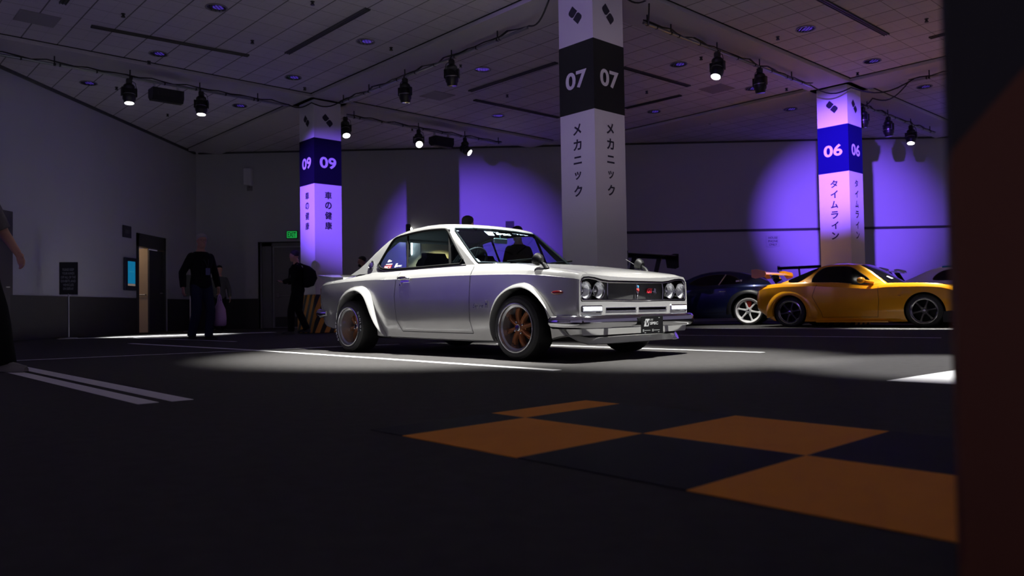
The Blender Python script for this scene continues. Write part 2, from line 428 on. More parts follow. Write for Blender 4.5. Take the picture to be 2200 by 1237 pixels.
MB().box((w2 / 2, .37, .98), (1.1, .05, .045), bev=.006).box((w2 / 2 - .52, .37, 1.0), (.1, .07, .14), bev=.01).build('push_bar', trim_m, lf, None)
d3 = thing('door_3', None, None, (WD0, back_y(WD0), 0)); d3['kind'] = 'structure'
lf = MB().box(((WD1 - WD0) / 2, .06, WDT / 2), (WD1 - WD0 - .02, .05, WDT - .02), bev=.004).build('door_leaf', mat('beige_door', (0.6, 0.5, 0.3), .6, var=.06), d3, None)
MB().tube([(.86, .02, 1.05), (.86, -.03, 1.05), (.76, -.03, 1.05)], .012).build('door_handle', STEEL, lf)
# wall of the left edge: a dark doorway
d4 = thing('door_4', None, None, (left_x(14.3), 14.25, 0)); d4['kind'] = 'structure'
MB().box((.025, .48, 1.27), (.05, .96, 2.54)).build('door_frame', door_m, d4, None)
lf = MB().box((.06, .45, 1.2), (.03, .8, 2.36), bev=.003).build('door_leaf', door_m, d4, None)
MB().tube([(.075, .74, 1.05), (.13, .74, 1.05), (.13, .64, 1.05)], .012).build('door_handle', STEEL, lf)

# columns ------------------------------------------------------------------
wrap_m = mat('white_banner_vinyl', (0.72, 0.70, 0.73), 0.62)
band_m = mat('black_banner_vinyl', (0.012, 0.012, 0.014), 0.65, spec=.2)
bandblue_m = mat('navy_banner_vinyl', (0.004, 0.002, 0.08), 0.7, spec=.08)
def hazard_mat(near=False):
    m = mat('hazard_stripe_vinyl' + ('_wide_shaded' if near else ''), (0.6, 0.3, 0.03), 0.6)
    n = N(m); x, y, z = n.xyz(); b = m.node_tree.nodes['Principled BSDF']
    s = n.val('SUBTRACT', n.val('SUBTRACT', x, y), n.val('MULTIPLY', z, 0.45))
    f = n.val('FRACT', n.val('DIVIDE', s, 0.235))
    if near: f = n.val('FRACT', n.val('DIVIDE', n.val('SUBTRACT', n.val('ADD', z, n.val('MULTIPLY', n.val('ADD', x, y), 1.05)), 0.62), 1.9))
    m.node_tree.links.new(n.mixc(n.val('LESS_THAN', f, 0.5) if near else n.val('GREATER_THAN', f, 0.52), (0.13, 0.036, 0.012) if near else (0.62, 0.27, 0.03), (0.012, 0.012, 0.014)), b.inputs['Base Color'])  # near base: same vinyl, shade put into its darker orange
    return m
haz_m = hazard_mat(); haz_near_shaded = hazard_mat(True)
def logo_piece(sgn):
    """a square tile with two rounded corners, set on its corner"""
    pts = []
    a = 0.062
    base = [(a, a), (-a, a)] + [(-a + .0, -a + .02)] 
    poly = [(a, a), (-a * .35, a)]
    for k in range(6):
        t = math.radians(90 + 90 * k / 5); poly.append((-a * .35 + .65 * a * math.cos(t), a * .35 + .65 * a * math.sin(t)))
    for k in range(6):
        t = math.radians(180 + 90 * k / 5); poly.append((-a * .35 + .65 * a * math.cos(t), -a * .35 + .65 * a * math.sin(t)))
    poly.append((a, -a))
    c, s_ = math.cos(math.radians(45)), math.sin(math.radians(45))
    out = []
    for x, y in poly:
        X, Y = c * x - s_ * y, s_ * x + c * y
        X -= .048; Y += .048
        out.append((X * sgn, Y * sgn))
    return out
def column(center, num, chars, label, zs, bandm=band_m, w=0.684, base_only=False, base_h=0.86):
    t = thing('column', label, 'column', center, GRZ)
    sh = MB().box((0, 0, CEIL / 2), (w, w, CEIL - .004)).build('shaft', wrap_m, t, None)
    sh['label'] = 'white wrapped column shaft'
    hb = MB().box((0, 0, base_h / 2 + .001), (w + .12, w + .12, base_h), bev=.01).build('column_base', haz_m if num else haz_near_shaded, t, None)
    hb['label'] = 'orange and black striped base'
    if not num: return t
    MB().box((0, 0, (zs[0] + zs[1]) / 2), (w + .008, w + .008, zs[1] - zs[0])).build('number_band', bandm, t, None)
    d, dn, dl = MB(), MB(), MB()
    for nrm in (Vector((-1, 0, 0)), Vector((0, -1, 0))):
        up = Vector((0, 0, 1)); rt = up.cross(nrm)
        o = nrm * (w / 2 + .0085)
        put_text(dn, num, o + up * (zs[0] + .49), rt, up, width=.42, height=.26, bold=.028, res=4)
        o = nrm * (w / 2 + .003)
        for k, ch in enumerate(chars):
            hh = .165
            if ch in 'ニ': hh = .115
            if ch in 'ッ': hh = .12
            kanji = ord(ch) >= 0x3100
            for ox, oy in (((-.005, 0), (.005, 0), (0, .0035), (0, -.0035)) if kanji else ((0, 0),)):
                put_text(d, ch, o + rt * ox + nrm * (abs(oy) * .05) + up * (zs[0] - .25 - .2285 * k + oy), rt, up, width=.165 if ch not in 'ッ' else .13, height=hh, bold=0.0 if kanji else .03, res=3)
        for sg in (1, -1):
            q = logo_piece(sg)
            dl.add([o + rt * a * 1.1 + up * (zs[1] + .425 + b * 1.1) for a, b in q], [tuple(range(len(q)))])
    dn.build('number_lettering', wrap_m, t, None)
    d.build('column_lettering', NAVYINK, t, None)
    dl.build('emblem', NAVYINK, t, None)
    return t
ZS = (3.358, 4.394)
column(C07, '07', 'メカニック', 'white square column numbered 07 standing behind the silver coupe', ZS)
column(C09, '09', '車の健康', 'purple-lit white column numbered 09 at the rear left of the silver coupe', ZS, mat('navy_band_09', (0.006, 0.004, 0.018), .7, spec=.06))
column(C06, '06', 'タイムライン', 'white column numbered 06 with navy band behind the yellow coupe', ZS, bandblue_m)
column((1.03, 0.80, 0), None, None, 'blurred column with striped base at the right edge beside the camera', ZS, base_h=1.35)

# floor markings -------------------------------------------------------------
tape = mat('white_floor_tape', (0.78, 0.78, 0.78), .6, var=.05, vscale=5)
def tape_line(pts, w, name, label, cat, group=None, ends=None):
    P = [Vector((*p, 0)) for p in pts]; L, Rr = [], []
    for i, p in enumerate(P):
        t = (P[min(i + 1, len(P) - 1)] - P[max(i - 1, 0)]).normalized(); s = Vector((-t.y, t.x, 0)) * w / 2
        e = Vector((0, 0, 0))
        if ends and i in (0, len(P) - 1):
            e = t * 0
        L.append(p + s + e); Rr.append(p - s)
    vs, fs = [], []
    for z in (.0004, .0022):
        vs += [q + Vector((0, 0, z)) for q in L] + [q + Vector((0, 0, z)) for q in Rr]
    n = len(P)
    for i in range(n - 1):
        fs += [(2*n+i, 2*n+i+1, 3*n+i+1, 3*n+i), (i, n+i, n+i+1, i+1), (i, i+1, 2*n+i+1, 2*n+i), (n+i, 3*n+i, 3*n+i+1, n+i+1)]
    fs += [(0, 2*n, 3*n, n), (n-1, 2*n-1, 4*n-1, 3*n-1)]
    return tag(mesh_obj(name, vs, fs, tape), label, cat, group)
tape_line([(-6.3, 12.80), (-3.25, 9.80), (0.33, 5.86)], .10, 'floor_line', 'long white floor line passing in front of the silver coupe', 'floor line')
tape_line([(-5.9, 7.98), (-3.25, 9.80), (-1.6, 10.9)], .05, 'floor_line', 'thin white floor line meeting the long one left of the silver coupe', 'floor line')
tape_line([(-.2, 10.55), (0.545, 9.77), (2.46, 7.65)], .09, 'floor_line', 'white floor line on the right, seen under the silver coupe nose', 'floor line')
tape_line([(3.3, 16.75), (9.2, 11.75)], .17, 'floor_line', 'bright white floor line in front of the yellow coupe', 'floor line')
tape_line([(4.3, 22.3), (11.5, 13.0)], .16, 'floor_line', 'white floor line seen beneath the yellow coupe', 'floor line')
tape_line([(2.2, 12.95), (5.6, 10.15)], .05, 'floor_line', 'faint floor line between the silver coupe and the yellow coupe', 'floor line')
tape_line([(-9.35, 15.95), (-5.75, 18.65)], .40, 'floor_line', 'white strip as painted light pool at the far left behind the walking man', 'floor line')  # wide white strip imitates a pool of light on the carpet
tape_line([(-7.8, 16.0), (-4.6, 12.9)], .05, 'floor_line', 'faint floor line running from the far left towards the rear wheel', 'floor line')
tape_line([(-5.05, 7.72), (-1.80, 4.23)], .115, 'floor_stripe', 'farther of the two parallel white stripes at the left', 'floor stripe')
tape_line([(-5.15, 7.58), (-1.935, 4.12)], .105, 'floor_stripe', 'nearer of the two parallel white stripes at the left', 'floor stripe')
mb = MB(); mb.rings([[Vector((a, b, z)) for a, b in ((2.246, 4.681), (2.52, 4.40), (4.2, 5.75), (3.92, 6.05))] for z in (.0004, .0022)])
tag(mb.build('floor_stripe', tape, None, None), 'broad white floor stripe brightly lit at the right edge', 'floor stripe')
# checkered strip
ck = MB(); J = Vector((0.047, 3.343, 0)); ua, ub = GA, -GB; q = 0.632
orange_m = mat('orange_floor_vinyl', (0.80, 0.30, 0.04), .8, spec=.12, var=.05); dk_m = mat('navy_floor_vinyl', (0.018, 0.018, 0.026), .8, spec=.12, var=.1)
bs = [(-.22, 0)] + [(k * q, (k + 1) * q) for k in range(0, 7)]
for i, (b0, b1) in enumerate(bs):
    for j, a0 in enumerate((-q, 0)):
        pts = [J + ua * a + ub * b for a, b in ((a0, b0), (a0, b1), (a0 + q, b1), (a0 + q, b0))]
        orange = (i + j) % 2 == 1
        ck.rings([[p + Vector((0, 0, .0005)) for p in pts], [p + Vector((0, 0, .0025)) for p in pts]], mi=0 if orange else 1)
tag(ck.build('checkered_floor_strip', [orange_m, dk_m], None, None), 'orange and navy checkered strip on the floor in the foreground', 'floor strip')
# ------------------------------------------------------------------ ceiling fittings
duct_m = mat('dark_slot', (0.02, 0.02, 0.022), .6); ductrim = mat('slot_trim', (0.045, 0.043, 0.047), .6)
DIFF = [((-6.975, 12.869), (-4.901, 14.477), 'behind the left light track'), ((-4.136, 14.38), (-2.244, 12.314), 'left of the black spotlight over the coupe'),
        ((-6.9, 11.9), (-5.75, 10.6), 'at the top left of the photo'), ((-.86, 17.088), (.945, 15.2), 'directly left of the 07 column band'),
        ((-.793, 17.832), (1.254, 19.608), 'low behind the 07 column on its left'), ((2.333, 15.573), (3.97, 16.964), 'right of the 07 column number'),
        ((2.851, 18.782), (3.949, 17.718), 'right of the 07 column, leaning the other way'), ((4.60, 11.87), (6.848, 13.892), 'at the top right of the photo'), ((7.75, 14.1), (8.6, 13.1), 'beside the blurred right column')]
for a, b, w in DIFF:
    a, b = Vector((*a, CEIL)), Vector((*b, CEIL)); L = (b - a).length; mid = (a + b) / 2; rz = math.atan2(b.y - a.y, b.x - a.x)
    t = thing('ceiling_slot_vent', 'long dark ceiling slot vent ' + w, 'vent', mid, rz, 'slot vents in the ceiling')
    MB().box((0, 0, -.012), (L, .062, .022)).build('slot', duct_m, t, None)
    f = MB()
    for s in (-1, 0, 1): f.box((0, s * .042, -.016), (L + .02, .012 if s else .008, .03))
    f.build('frame', ductrim, t, None)
DOWN = [((-4.618, 12.174), 'top left, nearest the camera'), ((-6.519, 14.314), 'left of the long slot vent'), ((-8.776, 16.063), 'above the left wall beneath the light track'),
        ((-4.454, 15.904), 'in front of the 09 column'), ((-2.57, 13.839), 'between the two slot vents left of the 07 column'), ((-6.308, 18.029), 'beside the lower left spotlight'),
        ((-.523, 15.576), 'left of the 07 column beside the spotlight'), ((3.419, 15.448), 'right of the 07 column below the track'), ((5.257, 13.559), 'top right, nearest the camera'),
        ((7.306, 15.44), 'right above the 06 column'), ((9.366, 17.346), 'beyond the cable right of the 06 column'), ((-.282, 19.362), 'far back left of the 07 column'),
        ((5.471, 17.271), 'behind the spotlight left of the 06 column'), ((3.607, 19.193), 'far back right of the 07 column'), ((7.0, 19.167), 'behind the 06 column'), ((-.647, 11.853), 'at the very top, left of the 07 column')]
bowl_m = mat('downlight_reflector', (0.5, 0.5, 0.55), .16, 1.0); dring = mat('downlight_ring', (0.22, 0.21, 0.23), .5)
proto = None
for (x, y), w in DOWN:
    lab = 'round recessed ceiling downlight ' + w
    if proto is None:
        t = proto = thing('recessed_downlight', lab, 'ceiling light', (x, y, CEIL), 0, 'recessed downlights')
        MB().lathe([(.165, -.001), (.175, -.014), (.15, -.018), (.148, -.002)], n=28, cap=False).build('trim_ring', dring, t)
        MB().lathe([(.148, -.003), (.12, -.006), (.07, -.004), (.01, -.003)], n=28).build('reflector', bowl_m, t)
        f = MB()
        for k in range(-2, 3): f.box((k * .055, 0, -.012), (.006, 2 * math.sqrt(max(.148**2 - (k * .055)**2, 0)) - .004, .016))
        f.build('louvre', BLACK, t, None)
        MB().lathe([(.085, -.0075), (.08, -.010), (.001, -.0105)], (.03, 0, 0), n=20).build('lamp', mat('violet_glint_glow', (0.1, 0.08, 0.3), .3, emit=(0.16, 0.07, 1.0), emit_s=.22), t)  # off-centre glowing disc stands in for violet glints in the reflector
    else:
        t = copy_tree(proto); t.location = (x, y, CEIL); t['label'] = lab
SPR = [(-6.2, 12.38), (-4.56, 13.7), (-3.05, 12.01), (-6.89, 14.74), (-8.36, 16.4), (-8.29, 18.69), (-4.42, 16.66), (-2.16, 14.19), (-.95, 15.28), (-.04, 17.48), (3.77, 15.03), (4.9, 13.95), (7.36, 16.22), (7.19, 13.18), (6.25, 17.32), (3.11, 17.36), (-2.6, 20.6), (5.3, 20.4)]
proto = None
for x, y in SPR:
    if proto is None:
        proto = t = thing('sprinkler_head', 'small dark sprinkler head on the tiled ceiling', 'sprinkler', (x, y, CEIL), 0, 'ceiling sprinkler heads')
        MB().lathe([(.034, -.001), (.034, -.008), (.02, -.012), (.014, -.04), (.02, -.05)], n=14).build('escutcheon', BLACK, t)
        MB().lathe([(.034, -.052), (.034, -.058)], n=14).tube([(.018, 0, -.03), (.024, 0, -.055)], .005).tube([(-.018, 0, -.03), (-.024, 0, -.055)], .005).build('deflector', BLACK, t)
    else:
        t = copy_tree(proto); t.location = (x, y, CEIL)
hat_m = mat('hatch_panel', (0.27, 0.25, 0.28), .8)
for (x, y), w in (((-1.62, 17.463), 'left of the 07 column'), ((4.664, 17.261), 'under the spotlight left of the 06 column'), ((-7.674, 12.521), 'at the top left corner')):
    t = MB().box((0, 0, -.004), (.58, .58, .007)).build('ceiling_panel', hat_m, None, None); t.location = (x, y, CEIL - .0005); t.rotation_euler = (0, 0, GRZ)
    tag(t, 'darker square ceiling panel ' + w, 'ceiling panel', 'darker ceiling panels')

# ------------------------------------------------------------------ lighting tracks (pipes, clamps, cables)
pipe_m = mat('galvanised_pipe', (0.34, 0.34, 0.36), .38, .9)
ZT = 5.10
def track(p, d, t0, t1, hang, lab):
    t = thing('lighting_pipe', lab, 'lighting pipe', p + d * ((t0 + t1) / 2) + Vector((0, 0, ZT)), math.atan2(d.y, d.x)); L = t1 - t0; o = (t0 + t1) / 2
    MB().tube([(-L / 2, 0, 0), (L / 2, 0, 0)], .024, 10).build('pipe', pipe_m, t)
    for h in hang:
        MB().tube([(h - o, 0, .03), (h - o, 0, CEIL - ZT - .075)], .012, 8).box((h - o, 0, .0), (.05, .06, .05), bev=.01).build('hanger', BLACK, t, 35)
    c = MB(); pts = []
    for k in range(int(L / .22) + 1):
        x = -L / 2 + L * k / int(L / .22); pts.append((x, .03 * math.sin(k * 1.7), .045 + .018 * math.sin(k * 2.3)))
    c.tube(pts, .011, 6)
    c.tube([(x, y - .03, z - .01 + .012 * math.sin(i * 1.1)) for i, (x, y, z) in enumerate(pts)], .009, 6)
    c.build('power_cable', RUBBER, t)
    for i in range(int(L / .62)): MB().box((-L / 2 + .35 + i * .62, 0, 0), (.035, .055, .05), bev=.008).build('cable_tie', BLACK, t, None)
    return t
track(C09, GA, -6.9, -.75, [-5.4, -4.1, -2.75, -1.5], 'lighting pipe on the left running to the 09 column')
track(C09, -GB, .95, 6.95, [1.05, 2.1, 3.42, 4.92, 6.2], 'lighting pipe running from the 09 column towards the 07 column')
track(C07, GA, 1.3, 7.0, [1.4, 2.05, 3.45, 4.93, 6.2], 'lighting pipe running from the 07 column to the 06 column')
track(C09, GA, .7, 5.6, [.9, 2.78, 4.3, 5.5], 'lighting pipe behind the 09 column')
track(C06, GA, .9, 5.8, [1.5, 2.7, 4.16, 5.5], 'lighting pipe right behind the 06 column')
track(C06, -GB, 1.5, 5.5, [1.9, 3.4], 'lighting pipe at the right edge above the 06 column')
def cable(pts, lab):
    P = []
    for a, b in zip(pts[:-1], pts[1:]):
        a, b = Vector(a), Vector(b)
        for k in range(8):
            s = k / 8; p = a.lerp(b, s); p.z -= .16 * math.sin(PI * s) * min((b - a).length, 1.2); P.append(p)
    P.append(Vector(pts[-1])); tag(MB().tube(P, .014, 6).build('hanging_cable', RUBBER), lab, 'cable')
zc = CEIL - .2
w = C09 - GA * .55 - GB * .45
cable([C09 - GA * .8 + Vector((0, 0, ZT + .03)), C09 - GA * .46 - GB * .46 + Vector((0, 0, zc)), C09 - GB * 1.0 + Vector((0, 0, ZT + .04))], 'black cable looping round the top of the 09 column')
cable([C06 - GA * 1.35 + Vector((0, 0, ZT + .03)), C06 - GA * .5 - GB * .5 + Vector((0, 0, zc - .02)), C06 - GB * 1.6 + Vector((0, 0, ZT + .04))], 'upper black cable looping round the top of the 06 column')
cable([C06 - GB * 1.5 + Vector((0, 0, ZT)), C06 + GA * .6 - GB * .5 + Vector((0, 0, zc - .06)), C06 + GA * 1.0 + Vector((0, 0, ZT + .02))], 'black cable right of the 06 column top')
cable([C07 - GB * -1.35 + Vector((0, 0, ZT + .02)), C07 + GB * .5 - GA * .36 + Vector((0, 0, CEIL - .09))], 'black cable running to the left side of the 07 column')
cable([C07 + GA * 1.42 + Vector((0, 0, ZT)), C07 + GA * 1.0 - GB * .35 + Vector((0, 0, CEIL - .02)), C07 + GA * .36 - GB * .3 + Vector((0, 0, CEIL - .09))], 'black cable looping up at the right side of the 07 column')

# ------------------------------------------------------------------ stage lights
body_m = mat('stage_light_body', (0.008, 0.008, 0.009), .42)
def stage_light(loc, aim, lit, lab):
    """moving-head lamp hung under its pipe; aim = horizontal angle, tilt from straight down"""
    t = thing('stage_light', lab, 'stage light', (loc[0], loc[1], ZT - .056), aim[0], 'moving-head stage lights', .86)
    MB().box((0, 0, -.02), (.10, .12, .11), bev=.015).tube([(0, .05, 0), (.02, .13, -.05), (.02, .15, -.16), (0, .1, -.2)], .008, 6).build('clamp', BLACK, t, 35)
    MB().lathe([(.05, -.06), (.07, -.08), (.10, -.10), (.12, -.13), (.12, -.17), (.105, -.20)], n=20).build('base', body_m, t)
    y = MB()
    for s in (-1, 1): y.box((0, s * .15, -.27), (.11, .03, .2), bev=.012)
    y.box((0, 0, -.195), (.12, .33, .035), bev=.012); y.build('yoke', body_m, t, 35)
    hd = MB(); hd.X = Matrix.Translation((0, 0, -.33)) @ Matrix.Rotation(-aim[1], 4, 'Y')
    hd.lathe([(.02, .16), (.09, .155), (.122, .11), (.137, .06), (.14, -.06), (.137, -.11), (.118, -.135), (.112, -.18), (.10, -.195)], n=24)
    h = hd.build('lamp_head', body_m, t)
    b = MB(); b.X = hd.X; b.lathe([(.1415, .005), (.1415, -.005), (.139, -.006)], n=24, cap=False); b.build('trim_ring', STEEL, h)
    l = MB(); l.X = hd.X; l.lathe([(.096, -.1965), (.094, -.2), (.05, -.206), (.005, -.208)], n=24); l.build('lens', LENS_ON if lit else mat('dark_lens', (0.02, 0.02, 0.03), .08, coat=1), h)
    return t
cdir = lambda x, y: math.atan2(-y, -x)
def SL(p, lit, lab, da=0.0, tilt=.1): return stage_light(p, (cdir(p[0], p[1]) + da, tilt), lit, lab)
P_ = lambda c, d, t: (c + d * t)[:2]
SL(P_(C09, GA, -4.12), True, 'lit stage light, leftmost on the left pipe', .2, .12)
SL(P_(C09, GA, -2.72), True, 'lit stage light on the left pipe, nearer the 09 column', -.2, .10)
SL(P_(C09, -GB, 3.42), False, 'dark stage light on the middle pipe, nearer the 09 column', 2.6, .1)
SL(P_(C09, -GB, 4.92), False, 'dark stage light on the middle pipe, nearer the 07 column', 2.9, .12)
SL(P_(C07, GA, 3.45), True, 'lit stage light right of the 07 column', -.5, .45)
SL(P_(C07, GA, 4.93), False, 'dark stage light left of the 06 column', 2.6, .1)
SL(P_(C09, GA, 2.78), True, 'lit stage light facing the camera behind the 09 column', .1, 1.0)
SL(P_(C09, GA, 4.30), True, 'lit stage light tilted right above the silver coupe roof', 1.15, .95)
SL(P_(C09, GA, .66), True, 'lit stage light peeking out behind the 09 column top', .3, .5)
SL(P_(C06, GA, 1.25), False, 'dark stage light half hidden behind the 06 column', 2.6, .1)
SL(P_(C06, GA, 2.71), False, 'dark stage light right of the 06 column', 2.4, .1)
SL(P_(C06, GA, 4.16), True, 'lit stage light at the far right behind the 06 column', -.2, .35)
def flood(p, d, lab):
    t = thing('stage_speaker', lab, 'speaker', (p[0], p[1], ZT - .04), math.atan2(d.y, d.x), 'black box speakers hung on the pipes')
    MB().prism([(-.15, -.06), (.15, -.06), (.15, -.22), (.06, -.3), (-.09, -.3), (-.15, -.22)], (-.3, 0, -.03), (0, 1, 0), (0, 0, 1), (1, 0, 0), .6).build('cabinet', body_m, t, None)
    g = MB()
    for k in range(9): g.box((-.26 + k * .065, -.152, -.18), (.012, .006, .09))
    g.build('grille', BLACK, t, None)
    b = MB()
    for s in (-.22, .22): b.box((s, 0, -.04), (.03, .05, .11))
    b.box((0, 0, -.075), (.56, .03, .02)).build('bracket', STEEL, t, None)
flood(P_(C09, GA, -3.42), GA, 'black box speaker hanging between the two lit lamps at the left')
flood(P_(C09, GA, 3.51), GA, 'black box speaker hanging between the lit lamps behind the 09 column')

# ------------------------------------------------------------------ wall fittings
def on_left(y, z, off=.012): return (left_x(y) + off, y, z)
def on_back(x, z, off=.012): return (x, back_y(x) - off, z)
t = thing('wall_speaker', 'pale box speaker high on the back wall left of the 09 column', 'speaker', on_back(-7.85, 4.55, 0))
MB().box((0, -.13, 0), (.24, .2, .52), bev=.02).build('cabinet', mat('pale_speaker', (0.62, 0.62, 0.66), .6), t, 35)
MB().box((0, -.02, -.32), (.16, .04, .16), bev=.006).tube([(0, -.02, -.3), (0, -.12, -.27)], .018).build('bracket', trim_m, t, 35)
t = thing('exit_sign', 'green lit exit sign on the back wall left of the 09 column', 'exit sign', on_back(-6.57, 2.80, 0))
MB().box((0, -.03, 0), (.34, .05, .24), bev=.006).build('housing', BLACK, t, 35)
MB().box((0, -.0565, 0), (.30, .004, .20)).build('face', mat('exit_green', (0.02, 0.3, 0.06), .5, emit=(0.02, 0.55, 0.10), emit_s=.5), t, None)
mb = MB(); put_text(mb, 'EXIT', (0, -.0595, 0), (1, 0, 0), (0, 0, 1), width=.25, height=.15, bold=.02); mb.build('lettering', mat('exit_dark', (0.0, 0.02, 0.01), .6), t, None)
# tall wall lamp beside the shadow of the 09 column
t = thing('wall_lamp', 'tall dark wall lamp glowing to both sides above the silver coupe roof', 'wall lamp', on_back(-3.06, 2.55, 0))
MB().box((0, -.1, 0), (.14, .14, .98), bev=.02).build('housing', BLACK, t, 35)
g = MB()
for s in (1,): g.lathe([(.004, -.42), (.03, -.38), (.034, 0), (.03, .38), (.004, .42)], (s * .09, -.095, -.02), n=12)
g.build('diffuser', mat('lamp_diffuser', (1, 1, 1), .4, emit=(1, .97, .88), emit_s=5.0), t)
for s in (-1, 1):
    l = bpy.data.lights.new('wall_lamp_glow', 'POINT'); l.energy = 0.8; l.color = (1, .97, .88); l.shadow_soft_size = .05
    o = bpy.data.objects.new('wall_lamp_glow', l); COL.objects.link(o); o.location = (-3.06 + s * .2, back_y(-3.06) - .13, 2.5)
l = bpy.data.lights.new('door_fill', 'SPOT'); l.energy = 420; l.color = (1, .74, .34); l.spot_size = math.radians(80); l.spot_blend = .6  # added warm fill to brighten the beige door, no fixture there
o = bpy.data.objects.new('door_fill', l); COL.objects.link(o); o.location = (-2.2, back_y(-2.2) - 1.1, 2.75); o.rotation_euler = (math.radians(28), 0, 0)
t = thing('wall_notice', 'small dark notice board on the purple lit back wall behind the roof', 'sign', on_back(-.04, 2.93, 0))
MB().box((0, -.02, 0), (.24, .03, .3), bev=.004).build('board', mat('notice_grey', (0.05, 0.05, 0.06), .6), t, 35)
t = thing('phone_notice', 'pale wall notice reading house phone only left of the 06 column', 'sign', on_back(7.72, 2.34, 0))
MB().box((0, -.01, 0), (.4, .012, .34)).build('plate', mat('notice_plate', (0.4, 0.4, 0.43), .6), t, None)
mb = MB()
for k, s in enumerate(('HOUSE', 'PHONE', 'ONLY')): put_text(mb, s, (0, -.0175, .1 - k * .1), (1, 0, 0), (0, 0, 1), height=.062, bold=.01)
mb.build('lettering', NAVYINK, t, None)
t = thing('room_plate', 'small dark sign plate on the left wall beside the open door', 'sign', on_left(19.4, 2.56, 0))
MB().box((.012, 0, 0), (.02, .42, .3), bev=.003).build('plate', mat('plate_dark', (0.03, 0.03, 0.035), .5), t, 35)
mb = MB(); put_text(mb, '111', (.024, 0, 0), (0, 1, 0), (0, 0, 1), height=.1, bold=.01); mb.build('lettering', mat('plate_grey', (0.25, 0.25, 0.25), .5), t, None)
t = thing('wall_display', 'blue lit screen on the left wall beside the open door', 'screen', on_left(19.5, 1.5, 0))
MB().box((.03, 0, 0), (.06, .56, .82), bev=.01).build('bezel', mat('display_bezel', (0.02, 0.02, 0.045), .4), t, 35)
scr = MB().box((.062, .02, .04), (.004, .37, .56)).build('screen', mat('blue_screen', (0.0, 0.02, 0.05), .3, emit=(0.004, 0.13, 0.26), emit_s=1.0), t, None)
MB().box((.062, .02, -.27), (.004, .37, .05)).build('caption_strip', mat('tan_screen', (0.05, 0.04, 0.03), .3, emit=(0.16, 0.12, 0.1), emit_s=1.0), scr, None)
MB().box((.065, .02, .06), (.002, .2, .012)).build('screen_text', mat('teal_text', (0.0, 0.02, 0.05), .3, emit=(0.02, 0.22, 0.3), emit_s=1.0), scr, None)
t = thing('light_switch', 'small switch plate on the back wall left of the grey door', 'switch', on_back(-7.85, 1.12, 0))
MB().box((0, -.008, 0), (.09, .012, .13), bev=.003).build('plate', mat('switch_plate', (0.4, 0.4, 0.42), .5), t, 35); MB().box((0, -.018, 0), (.03, .01, .05)).build('rocker', MATS['switch_plate'], t, None)
# floor-standing notices
def stand(loc, rz, zb, h, wd, lines, lab):
    t = thing('sign_stand', lab, 'sign stand', loc, rz)
    MB().lathe([(.17, .0), (.17, .012), (.15, .02), (.02, .028)], n=28).build('base', STEEL, t)
    MB().tube([(0, 0, .02), (0, 0, zb + .02)], .016, 12).build('post', STEEL, t)
    p = MB().box((0, 0, zb + h / 2), (wd, .03, h), bev=.004).build('panel', mat('sign_black', (0.008, 0.008, 0.012), .5), t, 35)
    for k, s in enumerate(lines):
        mb = MB(); put_text(mb, s, (0, -.0165, zb + h * (.77 - .118 * k)), (1, 0, 0), (0, 0, 1), width=wd * (.62, .66, .8, .8, .58, .58)[k], height=.052, bold=.012)
        mb.build('lettering', mat('sign_grey', (0.30, 0.30, 0.33), .6), p, None)
    MB().box((wd * .35, -.0, zb - .008), (.14, .035, .015)).build('clip', STEEL, p, None)
stand((-9.3, 16.25, 0), math.radians(8), .92, .68, .36, ('PLEASE KEEP', 'YOUR HANDS', 'OFF ALL OF THE', 'EXHIBITS AND', 'VEHICLES', 'ON DISPLAY'), 'black notice on a steel stand by the left wall')
stand((-8.6, 20.7, 0), math.radians(20), .94, .58, .34, (), 'black notice on a steel stand half hidden by the walking man')
# ------------------------------------------------------------------ cars: shared builders
def car_paint(name, col, metal=0.35, rough=0.34):
    return mat(name, col, rough, metal, coat=0.9, var=0.015, vscale=3)
GLASS = glass('tinted_car_glass', (0.78, 0.86, 0.89))
WSGLASS = glass('clear_car_glass', (0.80, 0.87, 0.90))
DARKGLASS = mat('privacy_glass', (0.003, 0.003, 0.004), .05, spec=.25)
INTER = mat('interior_black', (0.012, 0.012, 0.014), .7)
SEAM = mat('panel_gap', (0.01, 0.01, 0.011), .8)
LAMPGLASS = glass('lamp_glass', (0.92, 0.93, 0.95))

def half_profile(T, x):
    W, zt, zl, zb = lerp(T['W'], x), lerp(T['zt'], x), lerp(T['zl'], x), lerp(T['zb'], x)
    tk = lerp(T['tuck'], x); ysh, zsh, zc = lerp(T['ysh'], x), lerp(T['zsh'], x), lerp(T['zc'], x)
    bw = T.get('belly', 0.0); rd = T.get('round', 0.012)
    pts = [(0, zb), (.55 * W, zb), (W - tk - .015, zb + .002), (W - tk, zb + .014), (W - tk * .5, (zb + zl) / 2 + .005), (W - .008, zl - .008),
           (W - .004, zl + .010)]
    for f in (.2, .4, .6, .78, .9):
        z = zl + (zt - zl) * f; pts.append((W + bw * math.sin(PI * f) - T.get('lean', 0) * f * f, z))
    e = T.get('lean', 0)
    pts += [(W - e - rd * .25, zt - rd * 1.6), (W - e - rd * .7, zt - rd * .5), (W - e - rd * 1.6, zt + rd * .35)]
    y1, z1 = pts[-1]
    if T.get('soft'):
        for f in (.35, .7): pts.append((y1 + (ysh - y1) * f, z1 + (zsh - z1) * math.sin(f * PI / 2)))
    else:
        for f in (.5,): pts.append((y1 + (ysh - y1) * f, z1 + (zsh - z1) * (f + .08)))
    pts.append((ysh, zsh))
    for f in (.8, .55, .28, 0): pts.append((ysh * f, zc + (zsh - zc) * f * f))
    return pts
